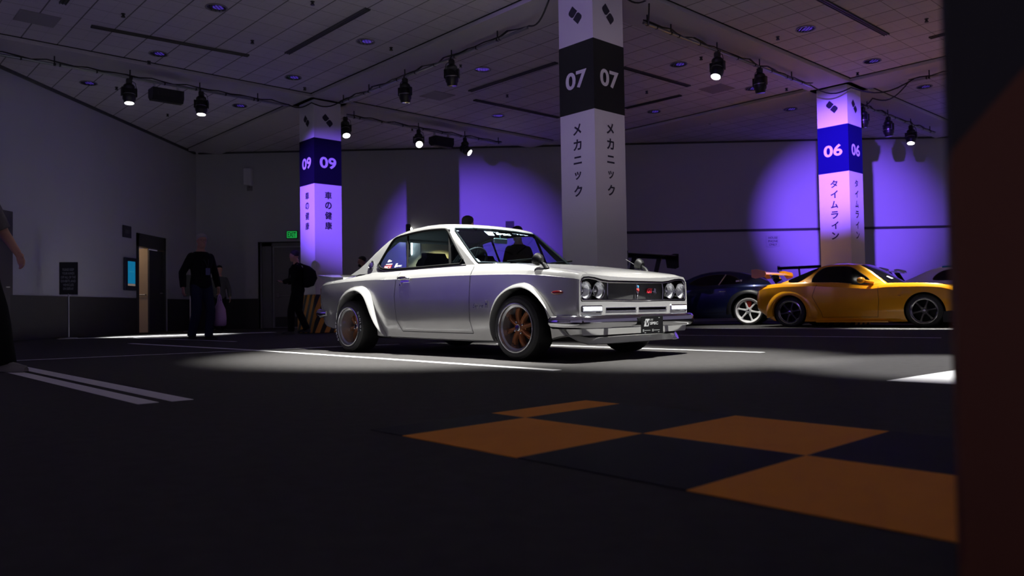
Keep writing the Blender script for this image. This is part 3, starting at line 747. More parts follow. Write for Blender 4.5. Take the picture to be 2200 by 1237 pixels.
def body_solid(T, xs, mats, parttab=None):
    """closed shell; faces may be given part slots through parttab(x0,x1,row,side)"""
    hp = [half_profile(T, x) for x in xs]; n = len(hp[0]); ring_n = 2 * n - 2; V = []; F = []; FM = []
    for x, h in zip(xs, hp):
        V += [(x, -y, z) for y, z in h] + [(x, y, z) for y, z in h[-2:0:-1]]
    for k in range(len(xs) - 1):
        for i in range(ring_n):
            j = (i + 1) % ring_n
            F.append((k * ring_n + i, k * ring_n + j, (k + 1) * ring_n + j, (k + 1) * ring_n + i))
            row, side = (i, -1) if i < n - 1 else (ring_n - 1 - i, 1)
            FM.append(parttab(xs[k], xs[k + 1], row, side) if parttab else 0)
    F.append(tuple(range(ring_n - 1, -1, -1))); FM.append(0)
    F.append(tuple((len(xs) - 1) * ring_n + i for i in range(ring_n))); FM.append(0)
    return mesh_obj('car_body', V, F, mats, None, None, FM)
def side_y(T, x, z):
    h = half_profile(T, x); b = None
    for (y0, z0), (y1, z1) in zip(h[2:], h[3:]):
        if min(z0, z1) <= z <= max(z0, z1) and abs(z1 - z0) > 1e-6:
            b = y0 + (y1 - y0) * (z - z0) / (z1 - z0); return b
    return h[6][0]
def seam(T, pts, side, w=.005, lift=.0016):
    """dark ribbon lying on the body side along (x,z) points"""
    mb = MB(); dense = []
    for a, b in zip(pts[:-1], pts[1:]):
        m = max(2, int(math.hypot(b[0] - a[0], b[1] - a[1]) / .02))
        dense += [(a[0] + (b[0] - a[0]) * k / m, a[1] + (b[1] - a[1]) * k / m) for k in range(m)]
    dense.append(pts[-1]); L, R = [], []
    for i, (x, z) in enumerate(dense):
        t = Vector((dense[min(i + 1, len(dense) - 1)][0] - dense[max(i - 1, 0)][0], dense[min(i + 1, len(dense) - 1)][1] - dense[max(i - 1, 0)][1])).normalized()
        for q, s in ((L, 1), (R, -1)):
            X, Z = x - t.y * w / 2 * s, z + t.x * w / 2 * s; q.append((X, side * (side_y(T, X, Z) + lift), Z))
    n = len(L); mb.add(L + R, [(i, i + 1, n + i + 1, n + i) for i in range(n - 1)]); return mb
def cylinder_cutter(x, z, r, y0, y1, m, n=56, squash=None):
    mb = MB(); ring = []
    for k in range(n):
        a = 2 * PI * k / n; ring.append((x + r * math.cos(a), z + r * math.sin(a)))
    mb.rings([[Vector((a, y0, b)) for a, b in ring], [Vector((a, y1, b)) for a, b in ring]])
    return mb.build('cutter', m, None, None)
def split_parts(o, names, slot_mat, parent, smooth=28):
    """material slots -> separate part meshes, keeping the shading normals continuous"""
    me = o.data; finish(me, smooth)
    out = {}
    for si, nm in names.items():
        bm = bmesh.new(); bm.from_mesh(me)
        bmesh.ops.delete(bm, geom=[f for f in bm.faces if f.material_index not in (si if isinstance(si, tuple) else (si,))], context='FACES')
        if not bm.faces: bm.free(); continue
        m2 = bpy.data.meshes.new(nm); bm.to_mesh(m2); bm.free(); mi_ = [p.material_index for p in m2.polygons]; m2.materials.clear()
        idx = sorted(si) if isinstance(si, tuple) else [si]
        for k in idx: m2.materials.append(slot_mat[k])
        mp = {k: i for i, k in enumerate(idx)}
        m2.polygons.foreach_set('material_index', [mp[q_] for q_ in mi_])
        finish(m2, smooth)
        q = bpy.data.objects.new(nm, m2); COL.objects.link(q); q.parent = parent; out[si] = q
    bpy.data.objects.remove(o); bpy.data.meshes.remove(me)
    return out
def cabin_solid(prof, halfw, crown, rnd, m, ny=9, bow=0.0):
    """prof: (x,z) from windscreen base over the roof to the rear base; halfw(z)"""
    rows = []
    zs = [p[1] for p in prof]; zmin, zmax = min(zs), max(zs); cx = sum(p[0] for p in prof) / len(prof); cz = zmin
    for s in [-1, -.985, -.93] + [-.93 + 1.86 * k / (ny - 1) for k in range(1, ny - 1)] + [.93, .985, 1]:
        a = abs(s); ins = rnd * (1 - math.sqrt(max(0, 1 - max(0, (a - .9) / .1) ** 2)))
        row = []
        for x, z in prof:
            up = (z - zmin) / (zmax - zmin)
            dx, dz = cx - x, cz - z; l = math.hypot(dx, dz) or 1
            k = ins * min(1, up * 1.6)
            bx_ = bow * s * s * (1 - up) if x > cx + .35 else 0.0
            row.append((x + dx / l * k - bx_, s * halfw(z), z + dz / l * k + crown * (1 - s * s) * up))
        rows.append(row)
    mb = MB(); n = len(prof)
    vs = [p for r in rows for p in r]; fs = []
    for k in range(len(rows) - 1):
        for i in range(n):
            j = (i + 1) % n; fs.append((k * n + i, k * n + j, (k + 1) * n + j, (k + 1) * n + i))
    fs += [tuple(range(n - 1, -1, -1)), tuple((len(rows) - 1) * n + i for i in range(n))]
    return mesh_obj('cabin', vs, fs, m, None, None)
def shrink(poly, d):
    """inset a closed polygon"""
    P = [Vector(p) for p in poly]; out = []; A = sum(P[i].x * P[(i + 1) % len(P)].y - P[(i + 1) % len(P)].x * P[i].y for i in range(len(P)))
    sg = 1 if A > 0 else -1
    for i, p in enumerate(P):
        a = (p - P[i - 1]).normalized(); b = (P[(i + 1) % len(P)] - p).normalized()
        na, nb = Vector((-a.y, a.x)) * sg, Vector((-b.y, b.x)) * sg; n = (na + nb); n = n / max(.5, n.length_squared / 2 if n.length else 1)
        out.append(tuple(p + n * d))
    return out
def smooth_poly(poly, it=2):
    for _ in range(it):
        q = []
        for i, p in enumerate(poly):
            r = poly[(i + 1) % len(poly)]; q += [(p[0] * .75 + r[0] * .25, p[1] * .75 + r[1] * .25), (p[0] * .25 + r[0] * .75, p[1] * .25 + r[1] * .75)]
        poly = q
    return poly
def wheel(parent, pos, R, w, rimR, style, m_rim, m_spoke, side, nsp=8, face=.03, lettering=None, steer=0.0, m_cap=None):
    """side=-1: the outer face looks to -y"""
    wo = MB(); s = side
    prof = [(rimR - .006, -.0), (rimR + .012, .0045), (rimR + .035, .006), (R - .028, .002), (R - .010, -.012), (R - .002, -.035), (R, -.07), (R, -w + .05), (R - .012, -w + .012), (R - .05, -w), (rimR - .01, -w + .01)]
    wo.lathe([(r, h) for r, h in prof], (0, 0, 0), (0, s, 0), 56, cap=False)
    o = wo.build('wheel', RUBBER, parent, 30); o.location = pos; o.rotation_euler = (0, 0, steer)
    rm = MB(); d = face
    rm.lathe([(rimR + .004, .004), (rimR + .006, .010), (rimR - .003, .012), (rimR - .009, .006), (rimR - .012, -.012), (rimR - .03, -.02), (rimR - .036, -d - .02), (rimR - .05, -d - .045), (rimR - .05, -w + .03)], (0, 0, 0), (0, s, 0), 56, cap=False)
    rm.build('rim', m_rim, o, 35)
    bk = MB(); bk.lathe([(rimR - .052, -d - .085), (.03, -d - .085), (.001, -d - .08)], (0, 0, 0), (0, s, 0), 40); bk.build('brake_disc', mat('brake_dark', (0.02, 0.02, 0.022), .5, .6), o)
    for k in range(nsp):
        a = 2 * PI * k / nsp + .2; ca, sa = math.cos(a), math.sin(a); sp = MB()
        r1 = rimR - .042
        def pt(r, t, h): return Vector((r * ca - t * sa, s * h, r * sa + t * ca))
        if style == 'ribbed':       # narrow spoke with raised side ribs
            rings = []
            for r, wd, h in ((.038, .024, -d + .004), (.075, .016, -d + .012), (r1 * .72, .015, -d + .010), (r1, .026, -d - .012)):
                rings.append([pt(r, -wd, h), pt(r, -wd * .55, h + .012), pt(r, -wd * .3, h + .002), pt(r, wd * .3, h + .002), pt(r, wd * .55, h + .012), pt(r, wd, h), pt(r, wd * .8, h - .04), pt(r, -wd * .8, h - .04)])
            sp.rings(rings)
        else:
            rings = []
            for r, wd, h in ((.04, .030, -d + .0), (.09, .021, -d + .012), (r1 * .75, .017, -d + .008), (r1 + .012, .028, -d + .0)):
                rings.append([pt(r, -wd, h - .008), pt(r, -wd * .6, h + .004), pt(r, wd * .6, h + .004), pt(r, wd, h - .008), pt(r, wd * .8, h - .04), pt(r, -wd * .8, h - .04)])
            sp.rings(rings)
        sp.build('spoke', m_spoke, o, 40)
    hb = MB(); hb.lathe([(.072, -d - .05), (.066, -d - .005), (.05, -d + .006), (.001, -d + .006)], (0, 0, 0), (0, s, 0), 28)
    hb.build('hub', m_spoke, o, 30)
    cp = MB(); cp.lathe([(.030, -d + .004), (.030, -d + .03), (.024, -d + .036), (.001, -d + .037)], (0, 0, 0), (0, s, 0), 20)
    for k in range(4 if nsp == 8 else 5):
        a = 2 * PI * k / (4 if nsp == 8 else 5) + .5; cp.lathe([(.011, -d + .004), (.011, -d + .022), (.006, -d + .028), (.001, -d + .028)], (.051 * math.cos(a), 0, .051 * math.sin(a)), (0, s, 0), 6)
    cp.build('hub_cap', m_cap or CHROME, o, 30)
    if lettering:
        lt = MB(); rr = (rimR + R) / 2 + .004
        for word, a0 in ((lettering, .62), (lettering, .62 + PI)):
            for i, ch in enumerate(word):
                a = a0 - i * .155 if s < 0 else a0 + i * .155
                # seen from outside (-y): right is +x
                rad = Vector((math.cos(a), 0, math.sin(a))); tg = Vector((math.sin(a), 0, -math.cos(a)))
                put_text(lt, ch, Vector((0, s * .0075, 0)) + rad * rr, tg, rad, height=.026, bold=.02, res=2)
        lt.build('tyre_lettering', WHITEVINYL, o, None)
    return o
# ------------------------------------------------------------------ the silver coupe
S_CAR = 1.0672
TRIMB = mat('black_rubber_trim', (0.004, 0.004, 0.004), .7, spec=.12)
car = thing('car', 'silver vintage coupe with bronze wheels parked in the middle under a white spotlight', 'car', (-0.2997, 8.6254, 0), math.radians(-46.06), None, S_CAR)
SILVER = car_paint('silver_paint', (0.50, 0.50, 0.49), 0.52, 0.25)
T = dict(
    W=[(-2.10, .690), (-2.08, .722), (-2.03, .742), (-1.9, .757), (-1.2, .772), (0, .778), (1.0, .776), (1.7, .772), (1.90, .770), (1.935, .766), (1.955, .757)],
    zt=[(-2.10, .735), (-2.08, .758), (-2.03, .768), (-1.667, .79), (-1.1, .803), (-.38, .809), (.2, .808), (.66, .80), (1.2, .782), (1.52, .759), (1.756, .731), (1.90, .711), (1.955, .698)],
    zl=[(-2.1, .52), (-1.6, .52), (-.98, .475), (-.8, .42), (-.66, .36), (-.5, .333), (1.0, .333), (1.7, .345), (1.955, .37)],
    zb=[(-2.1, .32), (-2.0, .27), (-1.5, .21), (-.7, .163), (.9, .147), (1.5, .16), (1.75, .20), (1.955, .215)],
    tuck=[(-2.1, .05), (-1.5, .05), (-.6, .046), (1.0, .046), (1.7, .045), (1.9, .03), (1.955, .03)],
    ysh=[(-2.1, .60), (-1.5, .64), (-1.25, .67), (-1.0, .692), (.62, .692), (.75, .69), (1.1, .662), (1.955, .645)],
    zsh=[(-2.1, .757), (-2.06, .785), (-1.9, .805), (-1.6, .828), (-1.3, .848), (-1.0, .860), (.5, .862), (.66, .858), (1.12, .838), (1.407, .801), (1.758, .755), (1.90, .731), (1.955, .712)],
    zc=[(-2.1, .770), (-2.06, .81), (-1.9, .838), (-1.4, .862), (-1.25, .858), (-1.1, .80), (.5, .80), (.64, .866), (1.0, .858), (1.3, .832), (1.6, .795), (1.8, .765), (1.90, .735), (1.94, .705), (1.955, .690)],
    round=.022, belly=.003, lean=.013)
xs = [-2.10, -2.092, -2.08, -2.06, -2.03, -1.98, -1.9] + [-1.9 + .0705 * k for k in range(1, 20)] + [-.49] + [-.49 + (1.135 / 16) * k for k in range(1, 16)] + [.645, .66] + [.66 + .062 * k for k in range(1, 20)] + [1.88, 1.905, 1.925, 1.94, 1.95, 1.955]
xs = sorted(set(round(x, 4) for x in xs))
nrow = len(half_profile(T, 0)) - 1
def ptab(x0, x1, row, side):
    xm = (x0 + x1) / 2
    if -.49 < xm < .645 and 4 <= row < nrow - 4: return 1 if side < 0 else 2
    if xm > .66 and row >= nrow - 4: return 3
    if -2.03 < xm < -1.25 and row >= nrow - 4: return 4
    return 0
slotm = [SILVER] + [SILVER.copy() for _ in range(4)] + [DARKCAV]
for k, m_ in enumerate(slotm): m_.name = 'slot_%d' % k if 0 < k < 5 else m_.name
bo = body_solid(T, xs, slotm[:5], ptab)
cutters = []
for xc, zc_, r in ((1.285, .272, .348), (-1.265, .272, .372)):
    for s in (-1, 1): cutters.append(cylinder_cutter(xc, zc_, r, s * .48, s * .95, DARKCAV))
pocket = [(.738, .505), (.740, .645), (.728, .672), (.70, .688), (.64, .693), (.56, .687), (.47, .672), (.38, .664), (0, .664)]
pk = pocket + [(-y, z) for y, z in pocket[-2::-1]]; pk += [(-.728, .488), (.728, .488)]
mb = MB(); mb.prism(pk, (1.865, 0, 0), (0, 1, 0), (0, 0, 1), (1, 0, 0), .2); cutters.append(mb.build('cutter', DARKCAV, None, None))
for s in (-1, 1):
    mb = MB().box((1.95, s * .222, .4245), (.08, .40, .017)); cutters.append(mb.build('cutter', DARKCAV, None, None))
cut(bo, cutters)
me = bo.data
slot_now = [m_.name if m_ else '' for m_ in me.materials]
remap = {i: next((k for k, q in enumerate(slotm) if q.name == nm), 0) for i, nm in enumerate(slot_now)}
me.polygons.foreach_set('material_index', [remap[p.material_index] for p in me.polygons])
sm = [SILVER] * 5 + [DARKCAV]
split_parts(bo, {(0, 5): 'body_shell', 1: 'door', 2: 'door', 3: 'hood', 4: 'trunk_lid'}, sm, car)

# cabin -------------------------------------------------------------------
def hw(z): return .699 - (z - .845) * .240
prof = [(.655, .845), (.50, .972), (.345, 1.10), (.20, 1.218), (.145, 1.262), (.075, 1.285), (-.05, 1.294), (-.24, 1.297), (-.45, 1.287), (-.62, 1.266), (-.74, 1.243), (-.86, 1.200), (-.98, 1.135), (-1.10, 1.056), (-1.22, .968), (-1.32, .905), (-1.46, .845)]
cab = cabin_solid(prof, hw, .022, .045, SILVER)
inner = shrink(prof, .035)
mb = MB()   # hollow
ins = [(x, max(z, .80)) for x, z in inner]; ins[0] = (.60, .80); ins[-1] = (-1.38, .80)
rows = []
for s in (-1, 1): rows.append([Vector((x, s * (hw(max(z, .845)) - .03), z)) for x, z in ins])
mb.rings(rows); hollow = mb.build('cutter', INTER, None, None)
win = [(.505, .868), (.33, 1.035), (.165, 1.205), (.13, 1.232), (.09, 1.243), (-.10, 1.252), (-.30, 1.252), (-.52, 1.238), (-.68, 1.222), (-.745, 1.205), (-.79, 1.165), (-.87, 1.06), (-.945, .955), (-.95, .925), (-.91, .895), (-.84, .876), (-.74, .867), (-.3, .862), (.2, .864)]
mb = MB(); mb.prism(win, (0, -1, 0), (1, 0, 0), (0, 0, 1), (0, 1, 0), 2.0); wcut = mb.build('cutter', INTER, None, None)
def ws_frame(p0, p1):   # plane through two (x,z) points: axes y and up-slope
    a = Vector((p0[0], 0, p0[1])); b = Vector((p1[0], 0, p1[1])); return a, (b - a).normalized(), (b - a).length
wa, wu, wl = ws_frame((.655, .845), (.145, 1.262)); wn_ = Vector((0, 1, 0)).cross(wu) * -1
wsp = [(-.652, .035), (.652, .035), (.652, .06), (.574, wl - .085), (.550, wl - .045), (.30, wl - .022), (0, wl - .016), (-.30, wl - .022), (-.550, wl - .045), (-.574, wl - .085), (-.652, .06)]
mb = MB(); mb.prism(wsp, wa - wn_ * .3, (0, 1, 0), wu, wn_, .6); wscut = mb.build('cutter', INTER, None, None)
ra, ru, rl_ = ws_frame((-1.36, .885), (-.80, 1.225)); rn_ = Vector((0, 1, 0)).cross(ru)
rwp = [(-.56, .03), (.56, .03), (.49, rl_ - .04), (-.49, rl_ - .04)]
mb = MB(); mb.prism(rwp, ra - rn_ * .25, (0, 1, 0), ru, rn_, .5); rwcut = mb.build('cutter', INTER, None, None)
cut(cab, [hollow, wcut, wscut, rwcut]); cab.parent = car; cab.name = cab.data.name = 'roof'; finish(cab.data, 30); cab['label'] = 'silver roof with slim pillars'
for s in (-1, 1):
    n_ = Vector((0, s, .240)).normalized()
    def tp(x, z, off=0.0): return Vector((x, s * hw(z), z)) + n_ * off
    g = MB(); gp = shrink(win, -.004); a = [tp(x, z, -.022) for x, z in gp]; b = [tp(x, z, -.026) for x, z in gp]
    g.rings([a, b]); go = g.build('side_window', GLASS, car, None)
    fr = MB(); fr.tube([tp(x, z, -.004) for x, z in smooth_poly(shrink(win, .008), 1)], .0125, 8, closed=True); fr.build('window_seal', TRIMB, go)
    ch = MB(); ch.tube([tp(x, z - .008, .001) for x, z in [(-.955, .955), (-.962, .922), (-.92, .888), (-.84, .868), (-.74, .860), (-.3, .857), (.2, .859), (.52, .862)]], .006, 8); ch.build('window_chrome', CHROME, go)
    MB().tube([tp(.262, .87, -.012), tp(.155, 1.225, -.012)], .013, 8).build('window_divider', TRIMB, go); MB().tube([tp(-.435, .87, -.018), tp(-.53, 1.232, -.018)], .011, 8).build('window_divider', TRIMB, go)
    # round C-pillar badge
    eb = MB(); c = tp(-1.075, .935, .002); eb.lathe([(.05, 0), (.05, .008), (.043, .012), (.040, .007)], c, n_, 28, cap=False); eo = eb.build('pillar_emblem', CHROME, car)
    MB().lathe([(.042, .003), (.03, .010), (.001, .012)], c, n_, 24).build('emblem_face', mat('emblem_dark', (0.03, 0.02, 0.08), .25, coat=.5), eo)
g = MB(); a = [wa + Vector((0, y, 0)) + wu * t - wn_ * .012 for y, t in shrink(wsp, -.006)]; b = [p - wn_ * .005 for p in a]; g.rings([a, b]); wso = g.build('windscreen', WSGLASS, car, None)
MB().tube([wa + Vector((0, y, 0)) + wu * t - wn_ * .000 for y, t in shrink(wsp, .006)], .012, 8, closed=True).build('windscreen_seal', TRIMB, wso)
MB().tube([wa + Vector((0, y, 0)) + wu * .034 + wn_ * .012 for y in (-.65, -.3, 0, .3, .65)], .010, 8).build('windscreen_chrome', CHROME, wso)
g = MB(); a = [ra + Vector((0, y, 0)) + ru * t - rn_ * .01 for y, t in shrink(rwp, -.006)]; b = [p - rn_ * .005 for p in a]; g.rings([a, b]); rwo = g.build('rear_window', GLASS, car, None)
MB().tube([ra + Vector((0, y, 0)) + ru * t for y, t in shrink(rwp, .004)], .012, 8, closed=True).build('rear_window_seal', TRIMB, rwo)
# windscreen stickers
def wpt(y, t, off=.004): return wa + Vector((0, y, 0)) + wu * t + wn_ * off
UPW = wu; RTW = Vector((0, 1, 0))
def t_of(x, z): return ((Vector((x, 0, z)) - wa).dot(wu))
st = MB()
tb, tt = t_of(.236, 1.192), t_of(.17, 1.252)
blk = [(-.165, tt), (-.045, tt), (-.062, tb), (-.150, tb)]
vv = [(-.132, tt - .018), (-.112, tt - .018), (-.100, tb + .034), (-.072, tt - .018), (-.060, tt - .018), (-.088, tb + .014), (-.110, tb + .014)]
st.add([wpt(y, t) for y, t in blk], [(0, 1, 2, 3)])
st.add([wpt(y, t, .0055) for y, t in vv], [tuple(range(7))], mi=1)
for k in range(4): st.add([wpt(y, t) for y, t in ((-.035 + k * .022, tt), (-.022 + k * .022, tt), (-.034 + k * .022, tt - .025), (-.047 + k * .022, tt - .025))], [(0, 1, 2, 3)])
put_text(st, 'SPEC', wpt(.085, (tb + tt) / 2 - .006, .004), RTW, UPW, width=.21, height=.036, bold=.05, shear=.15)
for k in range(11): h_ = (.014, .017, .016, .03, .018, .034, .030, .026, .038, .034, .03)[k]; st.add([wpt(y, t) for y, t in ((.235 + k * .021, tt - .008), (.247 + k * .021, tt - .008), (.247 + k * .021, tt - .008 - h_), (.235 + k * .021, tt - .008 - h_))], [(0, 1, 2, 3)])
st.add([wpt(y, t) for y, t in ((-.552, tt - .012), (-.505, tt - .010), (-.515, tt - .052), (-.557, tt - .054))], [(0, 1, 2, 3)])
st.add([wpt(y, t, .0055) for y, t in ((-.54, tt - .022), (-.532, tt - .022), (-.53, tt - .036), (-.52, tt - .02), (-.513, tt - .02), (-.528, tt - .046), (-.536, tt - .046))], [tuple(range(7))], mi=1)
t0, t1 = t_of(.598, .882), t_of(.556, .915)
st.add([wpt(y, t) for y, t in ((-.645, t1), (-.595, t1), (-.59, t0), (-.64, t0))], [(0, 1, 2, 3)])
st.build('windscreen_sticker', [WHITEVINYL, BLACK], wso, None)
# quarter window stickers
qs = MB(); n_ = Vector((0, -1, .240)).normalized()
def qp(x, z, off=-.018): return Vector((x, -hw(z), z)) + n_ * off
qup = Vector((0, .240, 1)).normalized()
def quad(mb, c, w_, h_, sh, mi): mb.add([qp(c[0] - w_ / 2 - sh, c[1] - h_ / 2), qp(c[0] + w_ / 2 - sh, c[1] - h_ / 2), qp(c[0] + w_ / 2 + sh, c[1] + h_ / 2), qp(c[0] - w_ / 2 + sh, c[1] + h_ / 2)], [(0, 1, 2, 3)], mi)
quad(qs, (-.795, .905), .135, .04, .01, 1); put_text(qs, 'PMC·S', qp(-.795, .905, -.0165), (1, 0, 0), qup, width=.112, height=.028, bold=.03, shear=.2, mi=0)
quad(qs, (-.775, .936), .115, .010, .002, 0); quad(qs, (-.79, .972), .035, .026, .006, 0); quad(qs, (-.755, .968), .035, .012, .004, 0)
quad(qs, (-.645, .917), .035, .042, .012, 0); put_text(qs, 'SPEC', qp(-.585, .908, -.0165), (1, 0, 0), qup, width=.09, height=.018, bold=.05, shear=.2, mi=0); quad(qs, (-.61, .884), .135, .011, .002, 0)
qs.build('window_sticker', [WHITEVINYL, mat('red_vinyl', (0.55, 0.01, 0.015), .5)], [o for o in car.children if o.name.startswith('side_window')][0], None)

# panel gaps ----------------------------------------------------------------
dl = [(.648, .835), (.655, .79), (.645, .55), (.645, .334), (.668, .222)]
dr = [(-.49, .835), (-.50, .79), (-.53, .60), (-.49, .334), (-.42, .232)]
for s in (-1, 1):
    mb = seam(T, dl, s); m2 = seam(T, dr, s); mb.add(m2.v, m2.f); m3 = seam(T, [(-.42, .232), (.1, .226), (.668, .222)], s, .006); mb.add(m3.v, m3.f)
    mb.build('door_gap', SEAM, car, None)
def top_z(x, y):
    h = half_profile(T, x)
    for (y0, z0), (y1, z1) in zip(h[14:], h[15:]):
        if y1 <= abs(y) <= y0: return z0 + (z1 - z0) * (abs(y) - y0) / (y1 - y0 + 1e-9)
    return h[-1][1]
hg = MB()
for s in (-1, 1):
    L, R = [], []
    for k in range(40):
        x = .70 + 1.245 * k / 39; y = lerp(T['ysh'], x) - .004
        L.append((x, s * y, top_z(x, y) + .0016)); R.append((x, s * (y - .005), top_z(x, y - .005) + .0016))
    hg.add(L + R, [(i, i + 1, 40 + i + 1, 40 + i) for i in range(39)])
ring = [(.70, -.70 + 1.4 * k / 30) for k in range(31)]
hg.add([(x, y, top_z(x, y) + .002) for x, y in ring] + [(x + .006, y, top_z(x + .006, y) + .002) for x, y in ring], [(i, i + 1, 32 + i, 31 + i) for i in range(30)])
hg.build('hood_gap', SEAM, car, None)
# over-fenders --------------------------------------------------------------
def flare(base, lip, yl, name):
    def samp(poly, n):
        P = [Vector(p) for p in poly]; d = [0]
        for a, b in zip(P[:-1], P[1:]): d.append(d[-1] + (b - a).length)
        tx = list(zip(d, [p.x for p in P])); tz = list(zip(d, [p.y for p in P])); return [(lerp(tx, d[-1] * k / (n - 1)), lerp(tz, d[-1] * k / (n - 1))) for k in range(n)]
    n = 44; A, B = samp(base, n), samp(lip, n)
    for s in (-1, 1):
        rings = []
        for i, ((xa, za), (xb, zb_)) in enumerate(zip(A, B)):
            e = math.sin(PI * i / (n - 1)) ** .35 if 0 < i < n - 1 else 0.0
            y0 = side_y(T, xa, max(za, .17)); y1 = y0 - .004 + (yl - y0 + .004) * max(e, .25)
            q = lambda f, yy: Vector((xa + (xb - xa) * f, s * yy, za + (zb_ - za) * f))
            rings.append([q(-.02, y0 - .02), q(0, y0 + .002), q(.3, y0 + (y1 - y0) * .62), q(.62, y0 + (y1 - y0) * .92), q(.92, y1), q(1.0, y1 - .003), q(1.04, y1 - .012), q(1.05, y0 - .05)])
        mb = MB(); mb.rings(rings); mb.build(name, SILVER, car, 38)
flare([(.925, .19), (.930, .30), (.955, .42), (1.015, .533), (1.113, .605), (1.237, .652), (1.347, .662), (1.436, .638), (1.54, .562), (1.632, .468), (1.689, .388), (1.754, .29), (1.806, .222)],
      [(.945, .16), (.948, .27), (.972, .38), (1.035, .485), (1.13, .565), (1.25, .61), (1.349, .619), (1.445, .597), (1.533, .548), (1.601, .485), (1.667, .405), (1.732, .31), (1.79, .215)], .832, 'front_fender_flare')
flare([(-1.66, .24), (-1.645, .36), (-1.58, .50), (-1.494, .62), (-1.364, .69), (-1.252, .714), (-1.143, .714), (-1.037, .684), (-.963, .623), (-.915, .538), (-.872, .437), (-.815, .321), (-.725, .178)],
      [(-1.60, .24), (-1.585, .34), (-1.53, .45), (-1.45, .55), (-1.35, .615), (-1.251, .65), (-1.165, .662), (-1.07, .642), (-.99, .593), (-.935, .513), (-.885, .41), (-.83, .31), (-.745, .18)], .856, 'rear_fender_flare')
# wheels ----------------------------------------------------------------------
POLISHED = mat('polished_dish', (0.55, 0.55, 0.57), .2, .75)
BRONZE = mat('bronze_wheel', (0.40, 0.17, 0.075), .38, .55)
for x, y, s, st_, fc in ((1.285, -.815, -1, .0, .055), (1.285, .815, 1, .0, .055), (-1.285, -.845, -1, 0, .125), (-1.285, .845, 1, 0, .125)):
    wheel(car, (x, y, .2785), .2785, .215 if x > 0 else .245, .207, 'ribbed', POLISHED, BRONZE, s, 8, fc, 'DUNLOP' if x < 0 else None, st_)
# front end ---------------------------------------------------------------------
tr = MB(); ol = [(.728, .515), (.730, .640), (.718, .662), (.69, .675), (.64, .679), (.565, .673), (.47, .655), (.375, .648)]
loop = [(1.948, y, z) for y, z in ol] + [(1.952, 0, .647)] + [(1.948, -y, z) for y, z in ol[::-1]] + [(1.948, -.715, .499), (1.952, 0, .497), (1.948, .715, .499)]
tr.tube(loop, .0088, 8, closed=True)
for s in (-1, 1): tr.tube([(1.944, s * .385, .65), (1.946, s * .392, .575), (1.944, s * .385, .498)], .006, 6)
gs = tr.build('grille_surround', CHROME, car)
def mesh_grille():
    m = mat('honeycomb_grille', (0.02, 0.02, 0.021), .4)
    n = N(m); x, y, z = n.xyz(); b = m.node_tree.nodes['Principled BSDF']
    a = n.val('FRACT', n.val('MULTIPLY', n.val('ADD', y, z), 75)); c = n.val('FRACT', n.val('MULTIPLY', n.val('SUBTRACT', y, z), 75))
    k = n.val('MULTIPLY', n.val('GREATER_THAN', a, .3), n.val('GREATER_THAN', c, .3))
    m.node_tree.links.new(n.mixc(k, (0.07, 0.07, 0.072), (0.002, 0.002, 0.002)), b.inputs['Base Color']); return m
g = MB(); g.rings([[Vector((xx, y, z)) for y, xx in ((-.735, 1.885), (-.39, 1.90), (0, 1.925), (.39, 1.90), (.735, 1.885))] for z in (.49, .56, .64, .665)], False, (False, False))
g.build('grille', mesh_grille(), car, None)
gb = MB(); gb.tube([(1.945, 0, .648), (1.957, 0, .615), (1.958, 0, .56), (1.948, 0, .498)], [.008, .010, .012, .008], 8)
ce_ = gb.build('grille_bar', CHROME, car)
MB().box((1.966, 0, .612), (.012, .018, .022), bev=.003).build('blue_badge', mat('blue_enamel', (0.1, 0.35, 0.6), .3), ce_, 35)
MB().lathe([(.016, 0), (.016, .008), (.01, .013), (.001, .013)], (1.96, 0, .585), (1, 0, 0), 16).build('red_badge', mat('red_enamel', (0.45, 0.06, 0.06), .3), ce_)
for s in (-1, 1):
    for y in (.500, .667):
        c = (1.925, s * y, .580)
        ho = MB().lathe([(.070, -.03), (.076, .018), (.072, .026), (.066, .022), (.065, .008)], c, (1, 0, 0), 40, cap=False).build('headlight', CHROME, car)
        rf = MB(); rf.lathe([(.065, .008), (.055, -.02), (.035, -.04), (.012, -.048), (.001, -.048)], c, (1, 0, 0), 32, cap=False); rf.lathe([(.014, -.046), (.013, -.015), (.004, -.01), (.001, -.01)], c, (1, 0, 0), 14)
        rf.build('reflector', mat('lamp_reflector', (0.95, 0.95, 0.96), .16, .7, bump=.9, bscale=38), ho)
        MB().lathe([(.0655, .008), (.053, .022), (.03, .031), (.001, .034)], c, (1, 0, 0), 32, cap=False).build('lens', LAMPGLASS, ho)
    b = MB().box((1.957, s * .610, .428), (.026, .262, .060), bev=.008).build('indicator', CHROME, car, 35)
    MB().box((1.966, s * .610, .428), (.018, .246, .044), bev=.008).build('indicator_lens', mat('milky_lens', (0.78, 0.82, 0.88), .12, coat=.8, bump=.6, bscale=30), b, 35)
    sl = MB()
    for z in (.4125, .4365): sl.tube([(1.958, s * .018, z), (1.958, s * .43, z)], .0042, 6)
    sl.build('slot_trim', CHROME, car)
gt = MB(); put_text(gt, 'GT', (1.927, .215, .580), (0, 1, 0), (0, 0, 1), width=.075, height=.042, bold=.03, depth=.12, shear=.1)
gt.build('badge_letters', mat('badge_red', (0.6, 0.03, 0.05), .35), car, None)['label'] = 'red badge letters'
gt = MB(); put_text(gt, '-R', (1.927, .285, .580), (0, 1, 0), (0, 0, 1), width=.06, height=.042, bold=.03, depth=.12, shear=.1)
gt.build('badge_letters', CHROME, car, None)['label'] = 'chrome badge letter'
